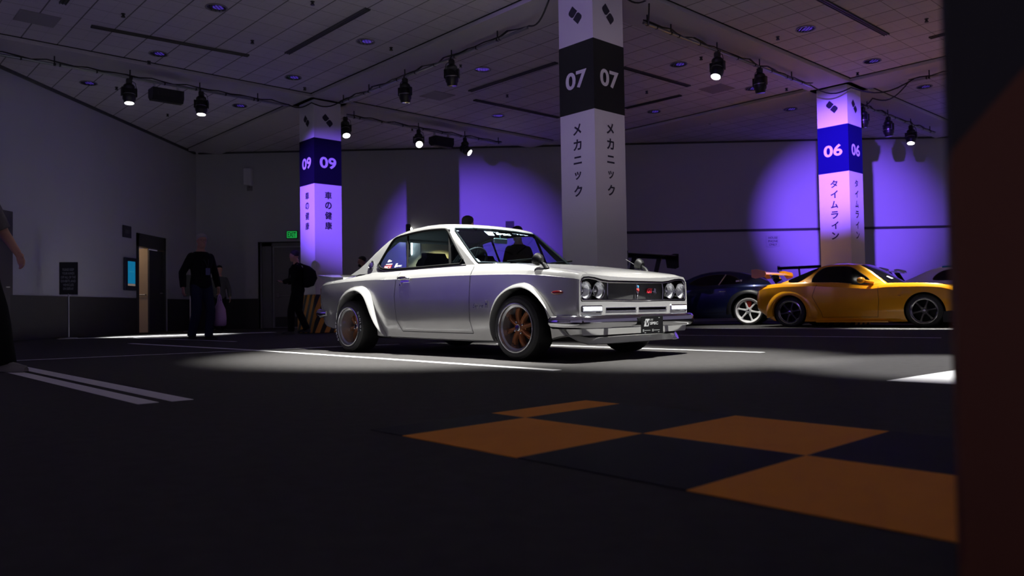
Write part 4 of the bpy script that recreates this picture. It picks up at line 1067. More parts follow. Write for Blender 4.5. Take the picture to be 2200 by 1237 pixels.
# front bumper
def sweep_bumper(path, z0, z1, th, name, flip=1):
    rings = []
    P = [Vector((*p, 0)) for p in path]
    for i, p in enumerate(P):
        t = (P[min(i + 1, len(P) - 1)] - P[max(i - 1, 0)]).normalized(); n_ = Vector((t.y, -t.x, 0)) * flip
        h = z1 - z0; e = .35 if i in (0, len(P) - 1) else 1
        prof_ = [(-th, .12), (-.35 * th, .0), (0, .06), (.30 * th, .25), (.36 * th, .5), (.30 * th, .75), (0, .94), (-.35 * th, 1.0), (-th, .9)]
        rings.append([p + n_ * (a * e) + Vector((0, 0, z0 + h * (.5 + (b - .5) * (1 if e == 1 else .6)))) for a, b in prof_])
    return MB().rings(rings).build(name, CHROME, car, 40)
half = [(1.665, .808), (1.70, .812), (1.80, .814), (1.90, .808), (1.965, .79), (2.01, .752), (2.035, .69), (2.05, .60), (2.063, .4), (2.070, .2)]
sweep_bumper([(x, -y) for x, y in half] + [(2.072, 0)] + half[::-1], .270, .381, .05, 'front_bumper', 1)
br = MB()
for s in (-1, 1): br.box((1.985, s * .42, .325), (.12, .05, .05)).box((1.74, s * .785, .33), (.03, .05, .03))
br.build('bumper_bracket', BLACK, car, None)
pl = MB().box((2.106, 0, .288), (.008, .31, .150), bev=.003).build('number_plate', mat('plate_black', (0.006, 0.006, 0.007), .6, spec=.15), car, 35)
pt_ = MB(); PX = 2.1115
def pq(L, mi=0): pt_.add([(PX, y, z) for y, z in L], [tuple(range(len(L)))], mi)
pq([(-.098, .338), (-.040, .338), (-.058, .275), (-.122, .275)]); 
pt_.add([(PX + .0008, y, z) for y, z in ((-.094, .325), (-.083, .325), (-.080, .296), (-.056, .325), (-.044, .325), (-.073, .284), (-.087, .284))], [tuple(range(7))], 1)
pts_ = MB(); put_text(pts_, 'SPEC', (PX, .022, .300), (0, 1, 0), (0, 0, 1), width=.115, height=.024, bold=.03, shear=.1, mi=0)
for k in range(4): pq([(-.030 + k * .011, .338), (-.023 + k * .011, .338), (-.029 + k * .011, .322), (-.036 + k * .011, .322)], 2)

for y0 in (-.132, .0):
    pq([(y0 - .008, .252), (y0 + .012, .252), (y0 + .012, .230), (y0 - .008, .230)], 2); pq([(y0 + .018, .245), (y0 + .10, .245), (y0 + .10, .238), (y0 + .018, .238)], 2)
for y0, z0 in ((-.115, .222), (.075, .224), (.085, .345), (-.12, .312)): pq([(y0, z0 + .005), (y0 + .02, z0 + .005), (y0 + .02, z0 - .003), (y0, z0 - .003)], 2)
pts_.build('plate_lettering', mat('plate_silver', (0.45, 0.46, 0.47), .4), pl, None); pt_.build('plate_emblem', [mat('plate_silver', (0.45, 0.46, 0.47), .4), MATS['plate_black'], mat('plate_dim', (0.2, 0.21, 0.21), .5)], pl, None)
# chin spoiler
lp = [((1.985, 0), .196, (2.022, 0), .150), ((1.975, .3), .196, (2.012, .31), .149), ((1.945, .54), .196, (1.978, .555), .147), ((1.915, .605), .197, (1.945, .632), .146), ((1.875, .672), .212, (1.895, .69), .170), ((1.825, .728), .24, (1.84, .735), .21), ((1.765, .765), .285, (1.775, .767), .262)]
lr = []
for s_ in ([(-1, k) for k in range(6, 0, -1)] + [(1, k) for k in range(0, 7)]):
    sg, k = s_; (xa, ya), za, (xb, yb), zb2 = lp[k]
    lr.append([Vector((xa, sg * ya, za)), Vector((xb, sg * yb, zb2)), Vector((xb - .012, sg * (yb - .004), zb2 - .006)), Vector((xa - .06, sg * max(ya - .05, 0), za - .012)), Vector((xa - .06, sg * max(ya - .05, 0), za + .012))])
MB().rings(lr).build('chin_spoiler', SILVER, car, 25)
# rear: ducktail, lamps, bumper
dk = MB(); rr = []
for k in range(13):
    f = -1 + k / 6; y = f * .70; a = abs(f); dz = -.012 * a ** 3
    rr.append([Vector((-1.62, y, .828 + .012 * (1 - a))), Vector((-1.85, y, .850 + dz)), Vector((-2.05, y, .872 + dz)), Vector((-2.165, y, .886 + dz)), Vector((-2.172, y, .880 + dz)), Vector((-2.07, y, .835 + dz)), Vector((-1.99, y, .79)), Vector((-1.62, y, .78))])
dk.rings(rr).build('rear_spoiler', SILVER, car, 30)
for s in (-1, 1):
    q = MB().box((-2.085, s * .52, .62), (.04, .34, .13), bev=.012).build('tail_light', mat('tail_red', (0.35, 0.02, 0.02), .2, coat=.8), car, 35)
    MB().box((-2.07, s * .705, .645), (.035, .035, .15), bev=.01).build('tail_light', MATS['tail_red'], car, 35)
halfr = [(-1.88, .772), (-1.98, .782), (-2.06, .775), (-2.12, .735), (-2.15, .66), (-2.165, .5), (-2.175, .2)]
sweep_bumper([(x, -y) for x, y in halfr] + [(-2.177, 0)] + halfr[::-1], .375, .47, .045, 'rear_bumper', -1)
# side details
for s in (-1, 1):
    yb = side_y(T, -.35, .755)
    h = MB(); h.tube([(-.43, s * (yb + .012), .755), (-.41, s * (yb + .034), .764), (-.345, s * (yb + .04), .766), (-.285, s * (yb + .034), .764), (-.265, s * (yb + .012), .755)], [.012, .017, .019, .017, .012], 10)
    h.box((-.345, s * (yb + .003), .735), (.15, .01, .03), bev=.004); h.lathe([(.013, 0), (.013, .012), (.001, .014)], (-.42, s * yb, .705), (0, s, 0), 14)
    h.build('door_handle', CHROME, car)
    MB().ellipsoid((1.732, s * side_y(T, 1.73, .566), .566), (.068, .014, .019), 16).build('side_marker', mat('marker_red', (0.16, 0.004, 0.003), .25, coat=.6), car)
    sc = MB(); yy = side_y(T, .8, .475) + .003
    rt = (1, 0, 0) if s < 0 else (-1, 0, 0)
    put_text(sc, 'Skyline', (.775, s * yy, .468), rt, (0, 0, 1), width=.135, height=.05, bold=.0, shear=.35, depth=.06)
    put_text(sc, 'H', (.885, s * yy, .486), rt, (0, 0, 1), width=.028, height=.062, bold=.01, shear=.05, depth=.06)
    sc.build('side_script', CHROME, car, None)
    # fender mirror
    xm, ym = 1.535, .70
    mm = MB(); mm.tube([(xm + .02, s * ym, .768), (xm, s * ym, .80), (xm - .045, s * (ym + .004), .832), (xm - .075, s * (ym + .006), .850)], [.024, .020, .014, .010], 10)
    mm.X = Matrix.Translation((xm - .085, s * (ym + .006), .858)) @ Matrix.Rotation(math.radians(24), 4, 'Y')
    mm.lathe([(.001, .055), (.03, .05), (.050, .025), (.054, -.01), (.048, -.016), (.001, -.014)], (0, 0, 0), (1, 0, 0), 24)
    mm.build('fender_mirror', mat('satin_black', (0.006, 0.006, 0.007), .5, spec=.3), car)
MB().tube([(1.52, .70, top_z(1.52, .655) - .02), (1.40, .70, .855), (1.30, .70, .91)], .0025, 6).build('antenna', STEEL, car)
# wipers on the windscreen
for (y0, t0), (y1, t1) in (((-.47, .025), (.08, .160)), ((.20, .050), (.64, .150))):
    mb = MB(); p0, p1 = wpt(y0, t0, .022), wpt(y1, t1, .024)
    mb.tube([p0, p0.lerp(p1, .4) + wn_ * .014, p1], [.012, .010, .007], 6)
    mb.tube([wpt(y1 - .30, t1 - .055, .012), wpt(y1 + .14, t1 + .012, .012)], .008, 6); mb.lathe([(.019, -.03), (.019, .012), (.001, .018)], p0, wn_, 12); mb.build('wiper', TRIMB, car)
cv = MB()
for s in (-1, 1): cv.box((.705, s * .3, top_z(.70, .3) + .003), (.05, .42, .006), bev=.002)
cv.build('cowl_vent', STEEL, car, 35)
# interior
cf = MB(); cf.rings([[Vector((x, y, .80 + .062 * (y / .718) ** 2 + .007)) for y in [-.66 + .11 * k for k in range(13)]] for x in (-1.12, -.5, .1, .55)], False, (False, False)); cf.build('cabin_floor', INTER, car)
def seat(x, y, w_=.46):
    t = MB(); rr = []
    for f, wd, dx, th in ((0, .9, .0, .10), (.3, 1, -.03, .12), (.62, 1, -.07, .11), (.78, .82, -.09, .10), (.86, .62, -.10, .085), (1, .58, -.115, .075)):
        z = .70 + .335 * f; q = wd * w_ / 2
        rr.append([Vector((x + dx - th / 2, y - q, z)), Vector((x + dx + th / 2, y - q * .92, z)), Vector((x + dx + th / 2 - .02, y, z)), Vector((x + dx + th / 2, y + q * .92, z)), Vector((x + dx - th / 2, y + q, z)), Vector((x + dx - th * .7, y, z))])
    t.rings(rr).build('seat', INTER, car, 50)
seat(-.30, -.345); seat(-.30, .345)
rs = MB(); rs.rings([[Vector((-.95, y, .80)), Vector((-.86, y, .80)), Vector((-.93, y, .90)), Vector((-1.02, y, .90))] for y in (-.52, .52)]).build('rear_seat', INTER, car, None)
db = MB(); db.rings([[Vector((.60, y, .80)), Vector((.36, y, .80)), Vector((.34, y, .885)), Vector((.42, y, .905)), Vector((.57, y, .868))] for y in (-.62, .62)]).build('dashboard', INTER, car, None)
sw = MB(); cc = Vector((.20, -.345, .905)); ax = Vector((-.82, 0, .57)).normalized(); u_ = Vector((0, 1, 0)); v_ = ax.cross(u_)
sw.tube([cc + (u_ * math.cos(a) + v_ * math.sin(a)) * .17 for a in [2 * PI * k / 28 for k in range(28)]], .012, 8, closed=True)
for a in (.2, PI - .2, -PI / 2): sw.tube([cc - ax * .02, cc + (u_ * math.cos(a) + v_ * math.sin(a)) * .165], .009, 6)
sw.tube([cc - ax * .02, cc - ax * .22 ], .02, 8).build('steering_wheel', INTER, car)
MB().box((.235, .01, 1.135), (.02, .19, .055), bev=.008).tube([(.235, .01, 1.155), (.225, .01, 1.20)], .007, 6).build('rear_view_mirror', mat('mirror_green', (0.10, 0.15, 0.15), .3), car, 35)
ub = MB(); ub.box((.55, 0, .12), (.42, .34, .14), bev=.03).box((-.2, 0, .165), (2.6, 1.1, .04)).tube([(.4, .25, .12), (-1.0, .28, .12), (-1.9, .35, .19), (-2.16, .38, .20)], .03, 8)
ub.build('underbody', mat('underbody_black', (0.01, 0.01, 0.01), .7), car, 40)
# ------------------------------------------------------------------ the cars behind
def cabin_parts(prof, halfw, crown, rnd, paint, parent, wsr, rwr, glassm, name='roof', ny=11, bow=0.0):
    """cabin whose windscreen / rear window faces (profile index ranges) become parts of their own"""
    slot = [paint, paint.copy(), paint.copy()]
    o = cabin_solid(prof, halfw, crown, rnd, slot, ny, bow); me = o.data; n = len(prof)
    fi = []
    for p in me.polygons:
        mi = 0
        if len(p.vertices) == 4:
            idx = sorted(v % n for v in p.vertices); k = idx[0]; rows = [v // n for v in p.vertices]
            if idx[-1] - idx[0] < n - 2 and min(rows) >= 2 and max(rows) <= ny + 1:
                if wsr[0] <= k < wsr[1]: mi = 1
                elif rwr[0] <= k < rwr[1]: mi = 2
        fi.append(mi)
    me.polygons.foreach_set('material_index', fi)
    return split_parts(o, {0: name, 1: 'windscreen', 2: 'rear_window'}, [paint, glassm, glassm], parent, 32)
def wing(parent, x, z, span, chord, ep, m, stays, mstay, base_z, rake=.06, name='rear_wing'):
    mb = MB(); rings = []
    for k in range(9):
        y = -span / 2 + span * k / 8; sw = .02 * math.cos(PI * (k - 4) / 8)
        rings.append([Vector((x + chord / 2, y, z - rake * .3)), Vector((x + chord * .3, y, z + .012 + sw)), Vector((x - chord * .2, y, z + .022 + sw)), Vector((x - chord / 2, y, z + rake)), Vector((x - chord / 2, y, z + rake - .012)), Vector((x - chord * .2, y, z - .012 + sw)), Vector((x + chord * .3, y, z - .02 + sw))])
    mb.rings(rings); w_ = mb.build(name, m, parent, 40)
    for s in (-1, 1):
        e = MB(); e.prism([(-chord * .62, .09), (-chord * .2, .10), (chord * .5, .05), (chord * .58, -.02), (chord * .45, -ep + .06), (-chord * .3, -ep + .03), (-chord * .62, -ep + .06)], (x, s * span / 2 - .006, z), (1, 0, 0), (0, 0, 1), (0, 1, 0), .012); e.build('end_plate', m, w_, None)
        q = MB(); y = s * stays
        q.rings([[Vector((x - .05, y - .008, z - .01)), Vector((x + .07, y - .008, z - .01)), Vector((x + .07, y + .008, z - .01)), Vector((x - .05, y + .008, z - .01))],
                 [Vector((x + .16, y - .008, base_z - .03)), Vector((x + .25, y - .008, base_z - .03)), Vector((x + .25, y + .008, base_z - .03)), Vector((x + .16, y + .008, base_z - .03))]])
        q.build('wing_stay', mstay, w_, None)
    return w_
def side_glass(parent, poly, halfw, m, off=.004, trim=None):
    for s in (-1, 1):
        h0, h1 = halfw(.9), halfw(1.1); n_ = Vector((0, s, (h0 - h1) / .2)).normalized(); P = smooth_poly(poly, 2)
        a = [Vector((x, s * halfw(z), z)) + n_ * off for x, z in P]; b = [p - n_ * .02 for p in a]
        g = MB().rings([a, b]).build('side_window', m, parent, None)
        if trim: MB().tube(a, .010, 6, closed=True).build('window_seal', trim, g)
def coupe(label, loc, az, paint, T, xs, prof, halfw, sidewin, wsr, rwr, axles, R, Ww, rimR, ytrack, spoke_m, rim_m, gm=None, arch=.05, nsp=6, cap=None, scale=1.0, crown=.03, rnd=.05, bow=0.0):
    c = thing('car', label, 'car', (*loc, 0), math.radians(90 - az), None, scale)
    slotm2 = [paint, DARKCAV]
    b = body_solid(T, xs, [paint])
    cuts = []
    for x in axles:
        for s in (-1, 1): cuts.append(cylinder_cutter(x, R * .97, R + arch, s * .45, s * 1.2, DARKCAV))
    cut(b, cuts)
    nm = [m_.name for m_ in b.data.materials]
    b.data.polygons.foreach_set('material_index', [1 if nm[p.material_index] == 'dark_cavity' else 0 for p in b.data.polygons])
    split_parts(b, {(0, 1): 'body_shell'}, [paint, DARKCAV], c, 35)
    cabin_parts(prof, halfw, crown, rnd, paint, c, wsr, rwr, gm or DARKGLASS, bow=bow)
    if sidewin: side_glass(c, sidewin, halfw, gm or DARKGLASS, trim=BLACK)
    for x in axles:
        for s in (-1, 1): wheel(c, (x, s * ytrack, R * .985), R, Ww, rimR, 'plain', rim_m, spoke_m, s, nsp, .035, None, 0, cap)
    return c
def door_seams(c, T, fr, rr, bot):
    for s in (-1, 1):
        mb = seam(T, fr, s, .006, .003); m2 = seam(T, rr, s, .006, .003); mb.add(m2.v, m2.f); m3 = seam(T, bot, s, .006, .003); mb.add(m3.v, m3.f); mb.build('door_gap', SEAM, c, None)

# --- yellow coupe -----------------------------------------------------------
YELLOW = mat('yellow_paint', (0.85, 0.36, 0.004), .28, 0.08, coat=.9, var=.01)
GUNMETAL = mat('gunmetal_wheel', (0.10, 0.095, 0.10), .35, .8)
TF = dict(W=[(-2.03, .60), (-2.0, .70), (-1.9, .78), (-1.7, .835), (-1.25, .89), (-.95, .885), (-.6, .83), (-.3, .80), (.4, .80), (.8, .825), (1.22, .868), (1.5, .85), (1.75, .76), (1.92, .62), (2.02, .42)],
          zt=[(-2.03, .66), (-1.97, .78), (-1.88, .83), (-1.66, .872), (-1.275, .892), (-.85, .892), (-.5, .865), (-.165, .84), (.1, .815), (.3, .80), (.44, .812), (.62, .828), (1.147, .818), (1.476, .795), (1.69, .735), (1.85, .64), (2.02, .50)],
          zl=[(-2.03, .42), (-1.6, .30), (0, .25), (1.5, .30), (2.02, .40)],
          zb=[(-2.03, .36), (-1.9, .30), (-1.75, .21), (-1.58, .125), (-.8, .108), (.6, .104), (1.4, .12), (1.52, .30), (2.02, .32)],
          tuck=[(-2.03, .06), (-1.25, .035), (0, .045), (1.25, .04), (2.02, .04)],
          ysh=[(-2.03, .48), (-1.7, .66), (-1.25, .70), (-.5, .70), (.45, .70), (1.2, .64), (1.7, .52), (2.02, .3)],
          zsh=[(-2.03, .70), (-1.97, .82), (-1.66, .90), (-1.2, .918), (-.5, .90), (.3, .84), (.62, .85), (1.147, .832), (1.476, .80), (1.69, .74), (2.02, .51)],
          zc=[(-2.03, .71), (-1.97, .83), (-1.66, .91), (-1.2, .92), (-.5, .86), (.3, .84), (.7, .86), (1.147, .80), (1.6, .73), (1.85, .64), (2.02, .52)],
          round=.05, belly=.022, soft=True)
fx = [-2.03, -2.02, -2.0, -1.97, -1.93, -1.88, -1.8] + [-1.7 + .085 * k for k in range(41)] + [1.75, 1.8, 1.85, 1.89, 1.93, 1.97, 2.0, 2.02]
fx = sorted(set(round(x, 4) for x in fx))
fhw = lambda z: .735 - (z - .80) * .46
fprof = [(.84, .79), (.72, .86), (.57, .95), (.34, 1.09), (.18, 1.17), (.07, 1.222), (-.03, 1.245), (-.18, 1.262), (-.396, 1.267), (-.66, 1.238), (-.92, 1.15), (-1.14, 1.06), (-1.376, .962), (-1.62, .87), (-1.7, .79)]
fwin = [(.32, .835), (.29, .885), (.22, .968), (.05, 1.08), (-.07, 1.17), (-.18, 1.205), (-.39, 1.215), (-.60, 1.21), (-.73, 1.14), (-.835, 1.01), (-.85, .92), (-.82, .875), (-.72, .858), (-.2, .842)]
fd = coupe('yellow coupe with rear wing and dark six-spoke wheels by the 06 column', (7.20, 15.75), 131, YELLOW, TF, fx, fprof, fhw, fwin, (0, 5), (9, 12), (-1.25, 1.25), .318, .25, .235, .868, GUNMETAL, mat('polished_lip', (0.35, 0.34, 0.36), .2, 1.0), None, .032, bow=.20)
side_glass(fd, [(-.70, 1.222), (-.92, 1.142), (-1.14, 1.05), (-1.38, .955), (-1.24, .91), (-1.10, .925), (-.90, 1.08)], fhw, DARKGLASS, .003)
for s in (-1, 1):
    fl_ = MB(); rr = []
    for k in range(27):
        a = PI * (-.08 + 1.16 * k / 26); e = math.sin(PI * (k + 1) / 28) ** .5; cx, cz = math.cos(a), math.sin(a)
        q = lambda r, y: Vector((-1.25 + r * cx * (1.12 if cx > 0 else 1), s * y, .31 + r * cz))
        rr.append([q(.345, .80), q(.35, .885 + .03 * e), q(.37, .89 + .03 * e), q(.44, .875 + .025 * e), q(.50, .845), q(.42, .78)])
    fl_.rings(rr).build('fender_flare', YELLOW, fd, 50)
door_seams(fd, TF, [(.44, .80), (.46, .5), (.43, .2)], [(-.70, .86), (-.78, .62), (-.62, .3), (-.6, .2)], [(-.6, .2), (.43, .2)])
wing(fd, -1.93, 1.13, 1.5, .27, .13, YELLOW, .42, CHROME, .90)
for s in (-1, 1):
    y_ = side_y(TF, .30, .80)
    mm = MB(); mm.tube([(.33, s * .70, .87), (.27, s * .80, .885), (.22, s * .86, .90)], [.035, .03, .03], 10); mm.ellipsoid((.17, s * .90, .915), (.075, .105, .062), 18); mm.build('door_mirror', YELLOW, fd)
    MB().ellipsoid((1.86, s * .50, .655), (.10, .16, .035), 16).build('headlight', mat('smoked_lamp', (0.01, 0.01, 0.012), .1, coat=.8), fd)
    MB().ellipsoid((.83, s * (side_y(TF, .83, .60) + .002), .60), (.028, .012, .012), 12).build('side_marker', mat('marker_amber', (0.5, 0.2, 0.02), .3), fd)
    MB().box((-1.965, s * .40, .64), (.05, .42, .13), bev=.03).build('tail_light', mat('tail_dark_red', (0.2, 0.01, 0.01), .15, coat=.8), fd, 40)
MB().add([Vector((.60, -.46, .935)), Vector((.52, -.50, .985)), Vector((.52, -.41, .995)), Vector((.61, -.37, .945))], [(0, 1, 2, 3)]).build('windscreen_sticker', WHITEVINYL, fd, None)
sk = MB(); sk.rings([[Vector((x, -y, z)) for y, z in ((w_ + .012, .10), (w_ + .015, .125), (w_ - .05, .13), (w_ - .05, .095))] for x, w_ in ((-.72, .85), (-.3, .80), (.2, .80), (.62, .81))]).build('side_skirt', YELLOW, fd, None)
sp = MB(); sp.rings([[Vector((x, y, z)) for z in (.10, .30)] + [Vector((x + .05, y * .9, z)) for z in (.30, .10)] for x, y in ((1.55, -.82), (1.8, -.72), (1.98, -.4), (2.03, 0), (1.98, .4), (1.8, .72), (1.55, .82))]).build('front_splitter', BLACK, fd, None)

# --- dark blue fastback -------------------------------------------------------
BLUE = mat('dark_blue_paint', (0.004, 0.012, 0.075), .3, .45, coat=.8)
WHITEW = mat('white_wheel', (0.80, 0.80, 0.80), .4)
TB = dict(W=[(-2.1, .58), (-2.05, .68), (-1.9, .79), (-1.3, .90), (-.7, .85), (0, .83), (.8, .85), (1.3, .88), (1.8, .80), (2.1, .6)],
          zt=[(-2.1, .84), (-2.05, .92), (-1.8, .955), (-1.3, .955), (-.6, .925), (0, .91), (.8, .90), (1.4, .86), (1.8, .78), (2.1, .58)],
          zl=[(-2.1, .42), (0, .30), (2.1, .40)], zb=[(-2.1, .32), (-1.7, .17), (1.6, .15), (2.1, .24)], tuck=[(-2.1, .05), (2.1, .05)],
          ysh=[(-2.1, .56), (-1.3, .74), (0, .74), (1.3, .66), (2.1, .45)], zsh=[(-2.1, .88), (-2.0, .97), (-1.3, .985), (0, .94), (.8, .935), (1.4, .89), (2.1, .60)],
          zc=[(-2.1, .89), (-2.0, .98), (-1.3, .98), (0, .93), (.8, .97), (1.4, .92), (1.8, .82), (2.1, .61)], round=.045, belly=.02, soft=True)
bx = [-2.1, -2.09, -2.06, -2.0] + [-1.9 + .1 * k for k in range(38)] + [1.87, 1.95, 2.02, 2.07, 2.1]
bhw = lambda z: .75 - (z - .90) * .52
bprof = [(.62, .89), (.40, .99), (.20, 1.085), (.0, 1.175), (-.18, 1.238), (-.38, 1.275), (-.6, 1.29), (-.85, 1.285), (-1.1, 1.255), (-1.35, 1.19), (-1.6, 1.10), (-1.85, .99), (-2.0, .93), (-2.02, .89)]
bwin = [(.16, .955), (-.02, 1.09), (-.2, 1.165), (-.45, 1.215), (-.75, 1.22), (-.98, 1.17), (-1.12, 1.06), (-1.12, .99), (-1.0, .955)]
hubx, huby = 5.54, 18.2; dB = Vector((math.sin(math.radians(-66)), math.cos(math.radians(-66)))); lB = Vector((-dB.y, dB.x))
cB = Vector((hubx, huby)) - lB * .88 + dB * 1.32
bc = coupe('dark blue fastback coupe with white wheels behind the silver coupe nose', tuple(cB), -66, BLUE, TB, bx, bprof, bhw, bwin, (0, 4), (9, 12), (-1.32, 1.35), .345, .27, .285, .90, WHITEW, WHITEW, DARKGLASS, .06, 6)
for s in (-1, 1):
    for xc in (-1.32, 1.35):
        fl_ = MB(); rr = []
        for k in range(25):
            a = PI * (-.06 + 1.12 * k / 24); e = math.sin(PI * min(max((k + 1) / 26, 0), 1)) ** .4
            cx, cz = math.cos(a), math.sin(a); q = lambda r, y: Vector((xc + r * cx, s * y, .345 + r * cz))
            rr.append([q(.395, .80), q(.40, .90 + .05 * e), q(.43, .905 + .045 * e), q(.50, .885 + .01 * e), q(.52, .84), q(.45, .80)])
        fl_.rings(rr).build('fender_flare', BLACK, bc, 40)
    MB().box((-.72, s * .862, .80), (.17, .02, .022), bev=.006).build('door_handle', CHROME, bc, 35)
    MB().box((-1.32, s * .80, .48), (.12, .05, .16), bev=.02).build('brake_caliper', mat('red_caliper', (0.5, 0.03, 0.02), .4), bc, 35)
n_ = Vector((0, 1, .52)).normalized()
st = MB(); st.add([Vector((x, bhw(z), z)) + n_ * .008 for x, z in ((-1.02, 1.02), (-1.16, 1.03), (-1.165, 1.075), (-1.02, 1.06))], [(0, 1, 2, 3)]); st.build('window_sticker', WHITEVINYL, [o for o in bc.children if o.name.startswith('side_window')][1], None)
for s in (-1, 1):
    dvb = MB(); dvb.tube([Vector((-.62, s * bhw(.955), .955)) + Vector((0, s * .01, 0)), Vector((-.78, s * bhw(1.21), 1.21)) + Vector((0, s * .01, 0))], .014, 6)
    dvb.build('window_divider', STEEL, bc)
door_seams(bc, TB, [(.25, .90), (.25, .5), (.2, .25)], [(-.80, .92), (-.84, .6), (-.72, .3)], [(-.72, .3), (.2, .25)])
wing(bc, -1.95, 1.10, 1.4, .22, .05, BLACK, .4, BLACK, 1.0)

# --- black coupe with a tall wing behind the 07 column, dark coupe behind the yellow one, white coupe at the right
BLACKP = mat('black_paint', (0.006, 0.006, 0.008), .25, .2, coat=.8)
khw = lambda z: .72 - (z - .88) * .5
kprof = [(.62, .87), (.40, .98), (.2, 1.07), (.02, 1.14), (-.15, 1.175), (-.4, 1.19), (-.65, 1.175), (-.95, 1.11), (-1.25, 1.01), (-1.5, .93), (-1.6, .87)]
kwin = [(.16, .95), (0, 1.05), (-.2, 1.115), (-.5, 1.12), (-.75, 1.06), (-.85, .98), (-.8, .945)]
TK = dict(TB); TK['zt'] = [(a, b - .05) for a, b in TB['zt']]; TK['zsh'] = [(a, b - .06) for a, b in TB['zsh']]; TK['zc'] = [(a, b - .06) for a, b in TB['zc']]
def simple(label, rear, az, paint, wz, span, ep, wm, spoke, wx=-1.9, stay=.42, chord=.28, prof_=kprof, scale=1.0):
    d = Vector((math.sin(math.radians(az)), math.cos(math.radians(az)))); c0 = Vector(rear) + d * 2.0 * scale
    c = coupe(label, tuple(c0), az, paint, TK, bx, prof_, khw, kwin, (0, 4), (7, 9), (-1.3, 1.32), .33, .25, .25, .86, spoke, spoke, None, .04, 6, scale=scale)
    wing(c, wx, wz, span, chord, ep, wm, stay, BLACK, .90)
    for s in (-1, 1): MB().box((-2.085, s * .45, .74), (.05, .32, .10), bev=.02).build('tail_light', MATS['tail_dark_red'], c, 35)
    return c
simple('black coupe with a tall black rear wing standing behind the 07 column', (2.90, 16.05), -43, BLACKP, 1.50, 1.72, .26, BLACKP, GUNMETAL)
simple('dark coupe with a black rear wing half hidden behind the yellow coupe', (7.6, 19.6), 40, BLACKP, 1.62, 2.0, .16, BLACKP, GUNMETAL, scale=.86)
WHITEP = mat('white_paint', (0.72, 0.74, 0.78), .3, .05, coat=.8)
wprof = [(.75, .87), (.50, 1.0), (.28, 1.11), (.08, 1.19), (-.12, 1.235), (-.4, 1.25), (-.62, 1.235), (-.85, 1.16), (-1.1, 1.04), (-1.35, .93), (-1.45, .87)]
wc = coupe('white coupe with a white rear wing mostly hidden behind the yellow coupe nose', (10.30, 17.2), 131, WHITEP, TK, bx, wprof, khw, [(.25, .95), (.05, 1.09), (-.15, 1.17), (-.45, 1.18), (-.62, 1.10), (-.72, .985), (-.68, .945)], (0, 4), (6, 9), (-1.3, 1.32), .33, .25, .25, .86, GUNMETAL, GUNMETAL)
wing(wc, -1.72, 1.19, 1.45, .24, .05, WHITEP, .35, BLACK, .90)
MB().tube([Vector((x, -khw(z) + .02, z + .012)) for x, z in ((-.05, 1.22), (-.3, 1.24), (-.55, 1.235))], .02, 8).build('roof_stripe', mat('cyan_trim', (0.02, 0.25, 0.4), .4), wc)
# ------------------------------------------------------------------ people
def limb(mb, pts):
    """tapered limb with rounded joints; pts = (point, radius)"""
    P, R = [], []
    for (p0, r0), (p1, r1) in zip(pts[:-1], pts[1:]):
        p0, p1 = Vector(p0), Vector(p1)
        for f in (0, .3, .6): P.append(p0.lerp(p1, f)); R.append((r0 + (r1 - r0) * f) * (1.04 if f == .3 else 1.0))
    P.append(Vector(pts[-1][0])); R.append(pts[-1][1])
    mb.tube(P, R, 14)
    for p, r in pts[:-1]: mb.ellipsoid(p, (r, r, r), 12)
def torso(mb, k, lean, e=0.0, top=1.55, bottom=.86):
    rings = []
    for z, rx, ry in ((.84, .06, .10), (.88, .105, .150), (.95, .122, .172), (1.02, .112, .160), (1.10, .104, .146), (1.20, .113, .158), (1.30, .122, .178), (1.38, .118, .188), (1.44, .098, .172), (1.475, .082, .135), (1.505, .064, .088), (1.56, .056, .060), (1.62, .054, .056)):
        if z > top or z < bottom: continue
        cx = lean * .5 * max(0, (z - .95) / .47)
        rings.append([Vector(((cx + (rx + e) * math.cos(a)) * k, (ry + e) * math.sin(a) * k, z * k)) for a in [2 * PI * q / 28 for q in range(28)]])
    mb.rings(rings)
def remesh(mb, name, mats, parent, vox, smooth=80):
    o = mb.build(name, mats, None, None); md = o.modifiers.new('r', 'REMESH'); md.mode = 'VOXEL'; md.voxel_size = vox
    sm_ = o.modifiers.new('sm', 'SMOOTH'); sm_.iterations = 3; sm_.factor = .5
    dg = bpy.context.evaluated_depsgraph_get(); dg.update(); me = bpy.data.meshes.new_from_object(o.evaluated_get(dg)); old = o.data; o.modifiers.clear(); o.data = me; bpy.data.meshes.remove(old)
    me.name = name; me.polygons.foreach_set('use_smooth', [True] * len(me.polygons)); o.parent = parent; return o
SKIN = mat('skin', (0.42, 0.22, 0.16), .55)
def cloth(n, c): return mat('cloth_' + n, c, .9, spec=.15, var=.15, vscale=20, bump=.25, bscale=35)
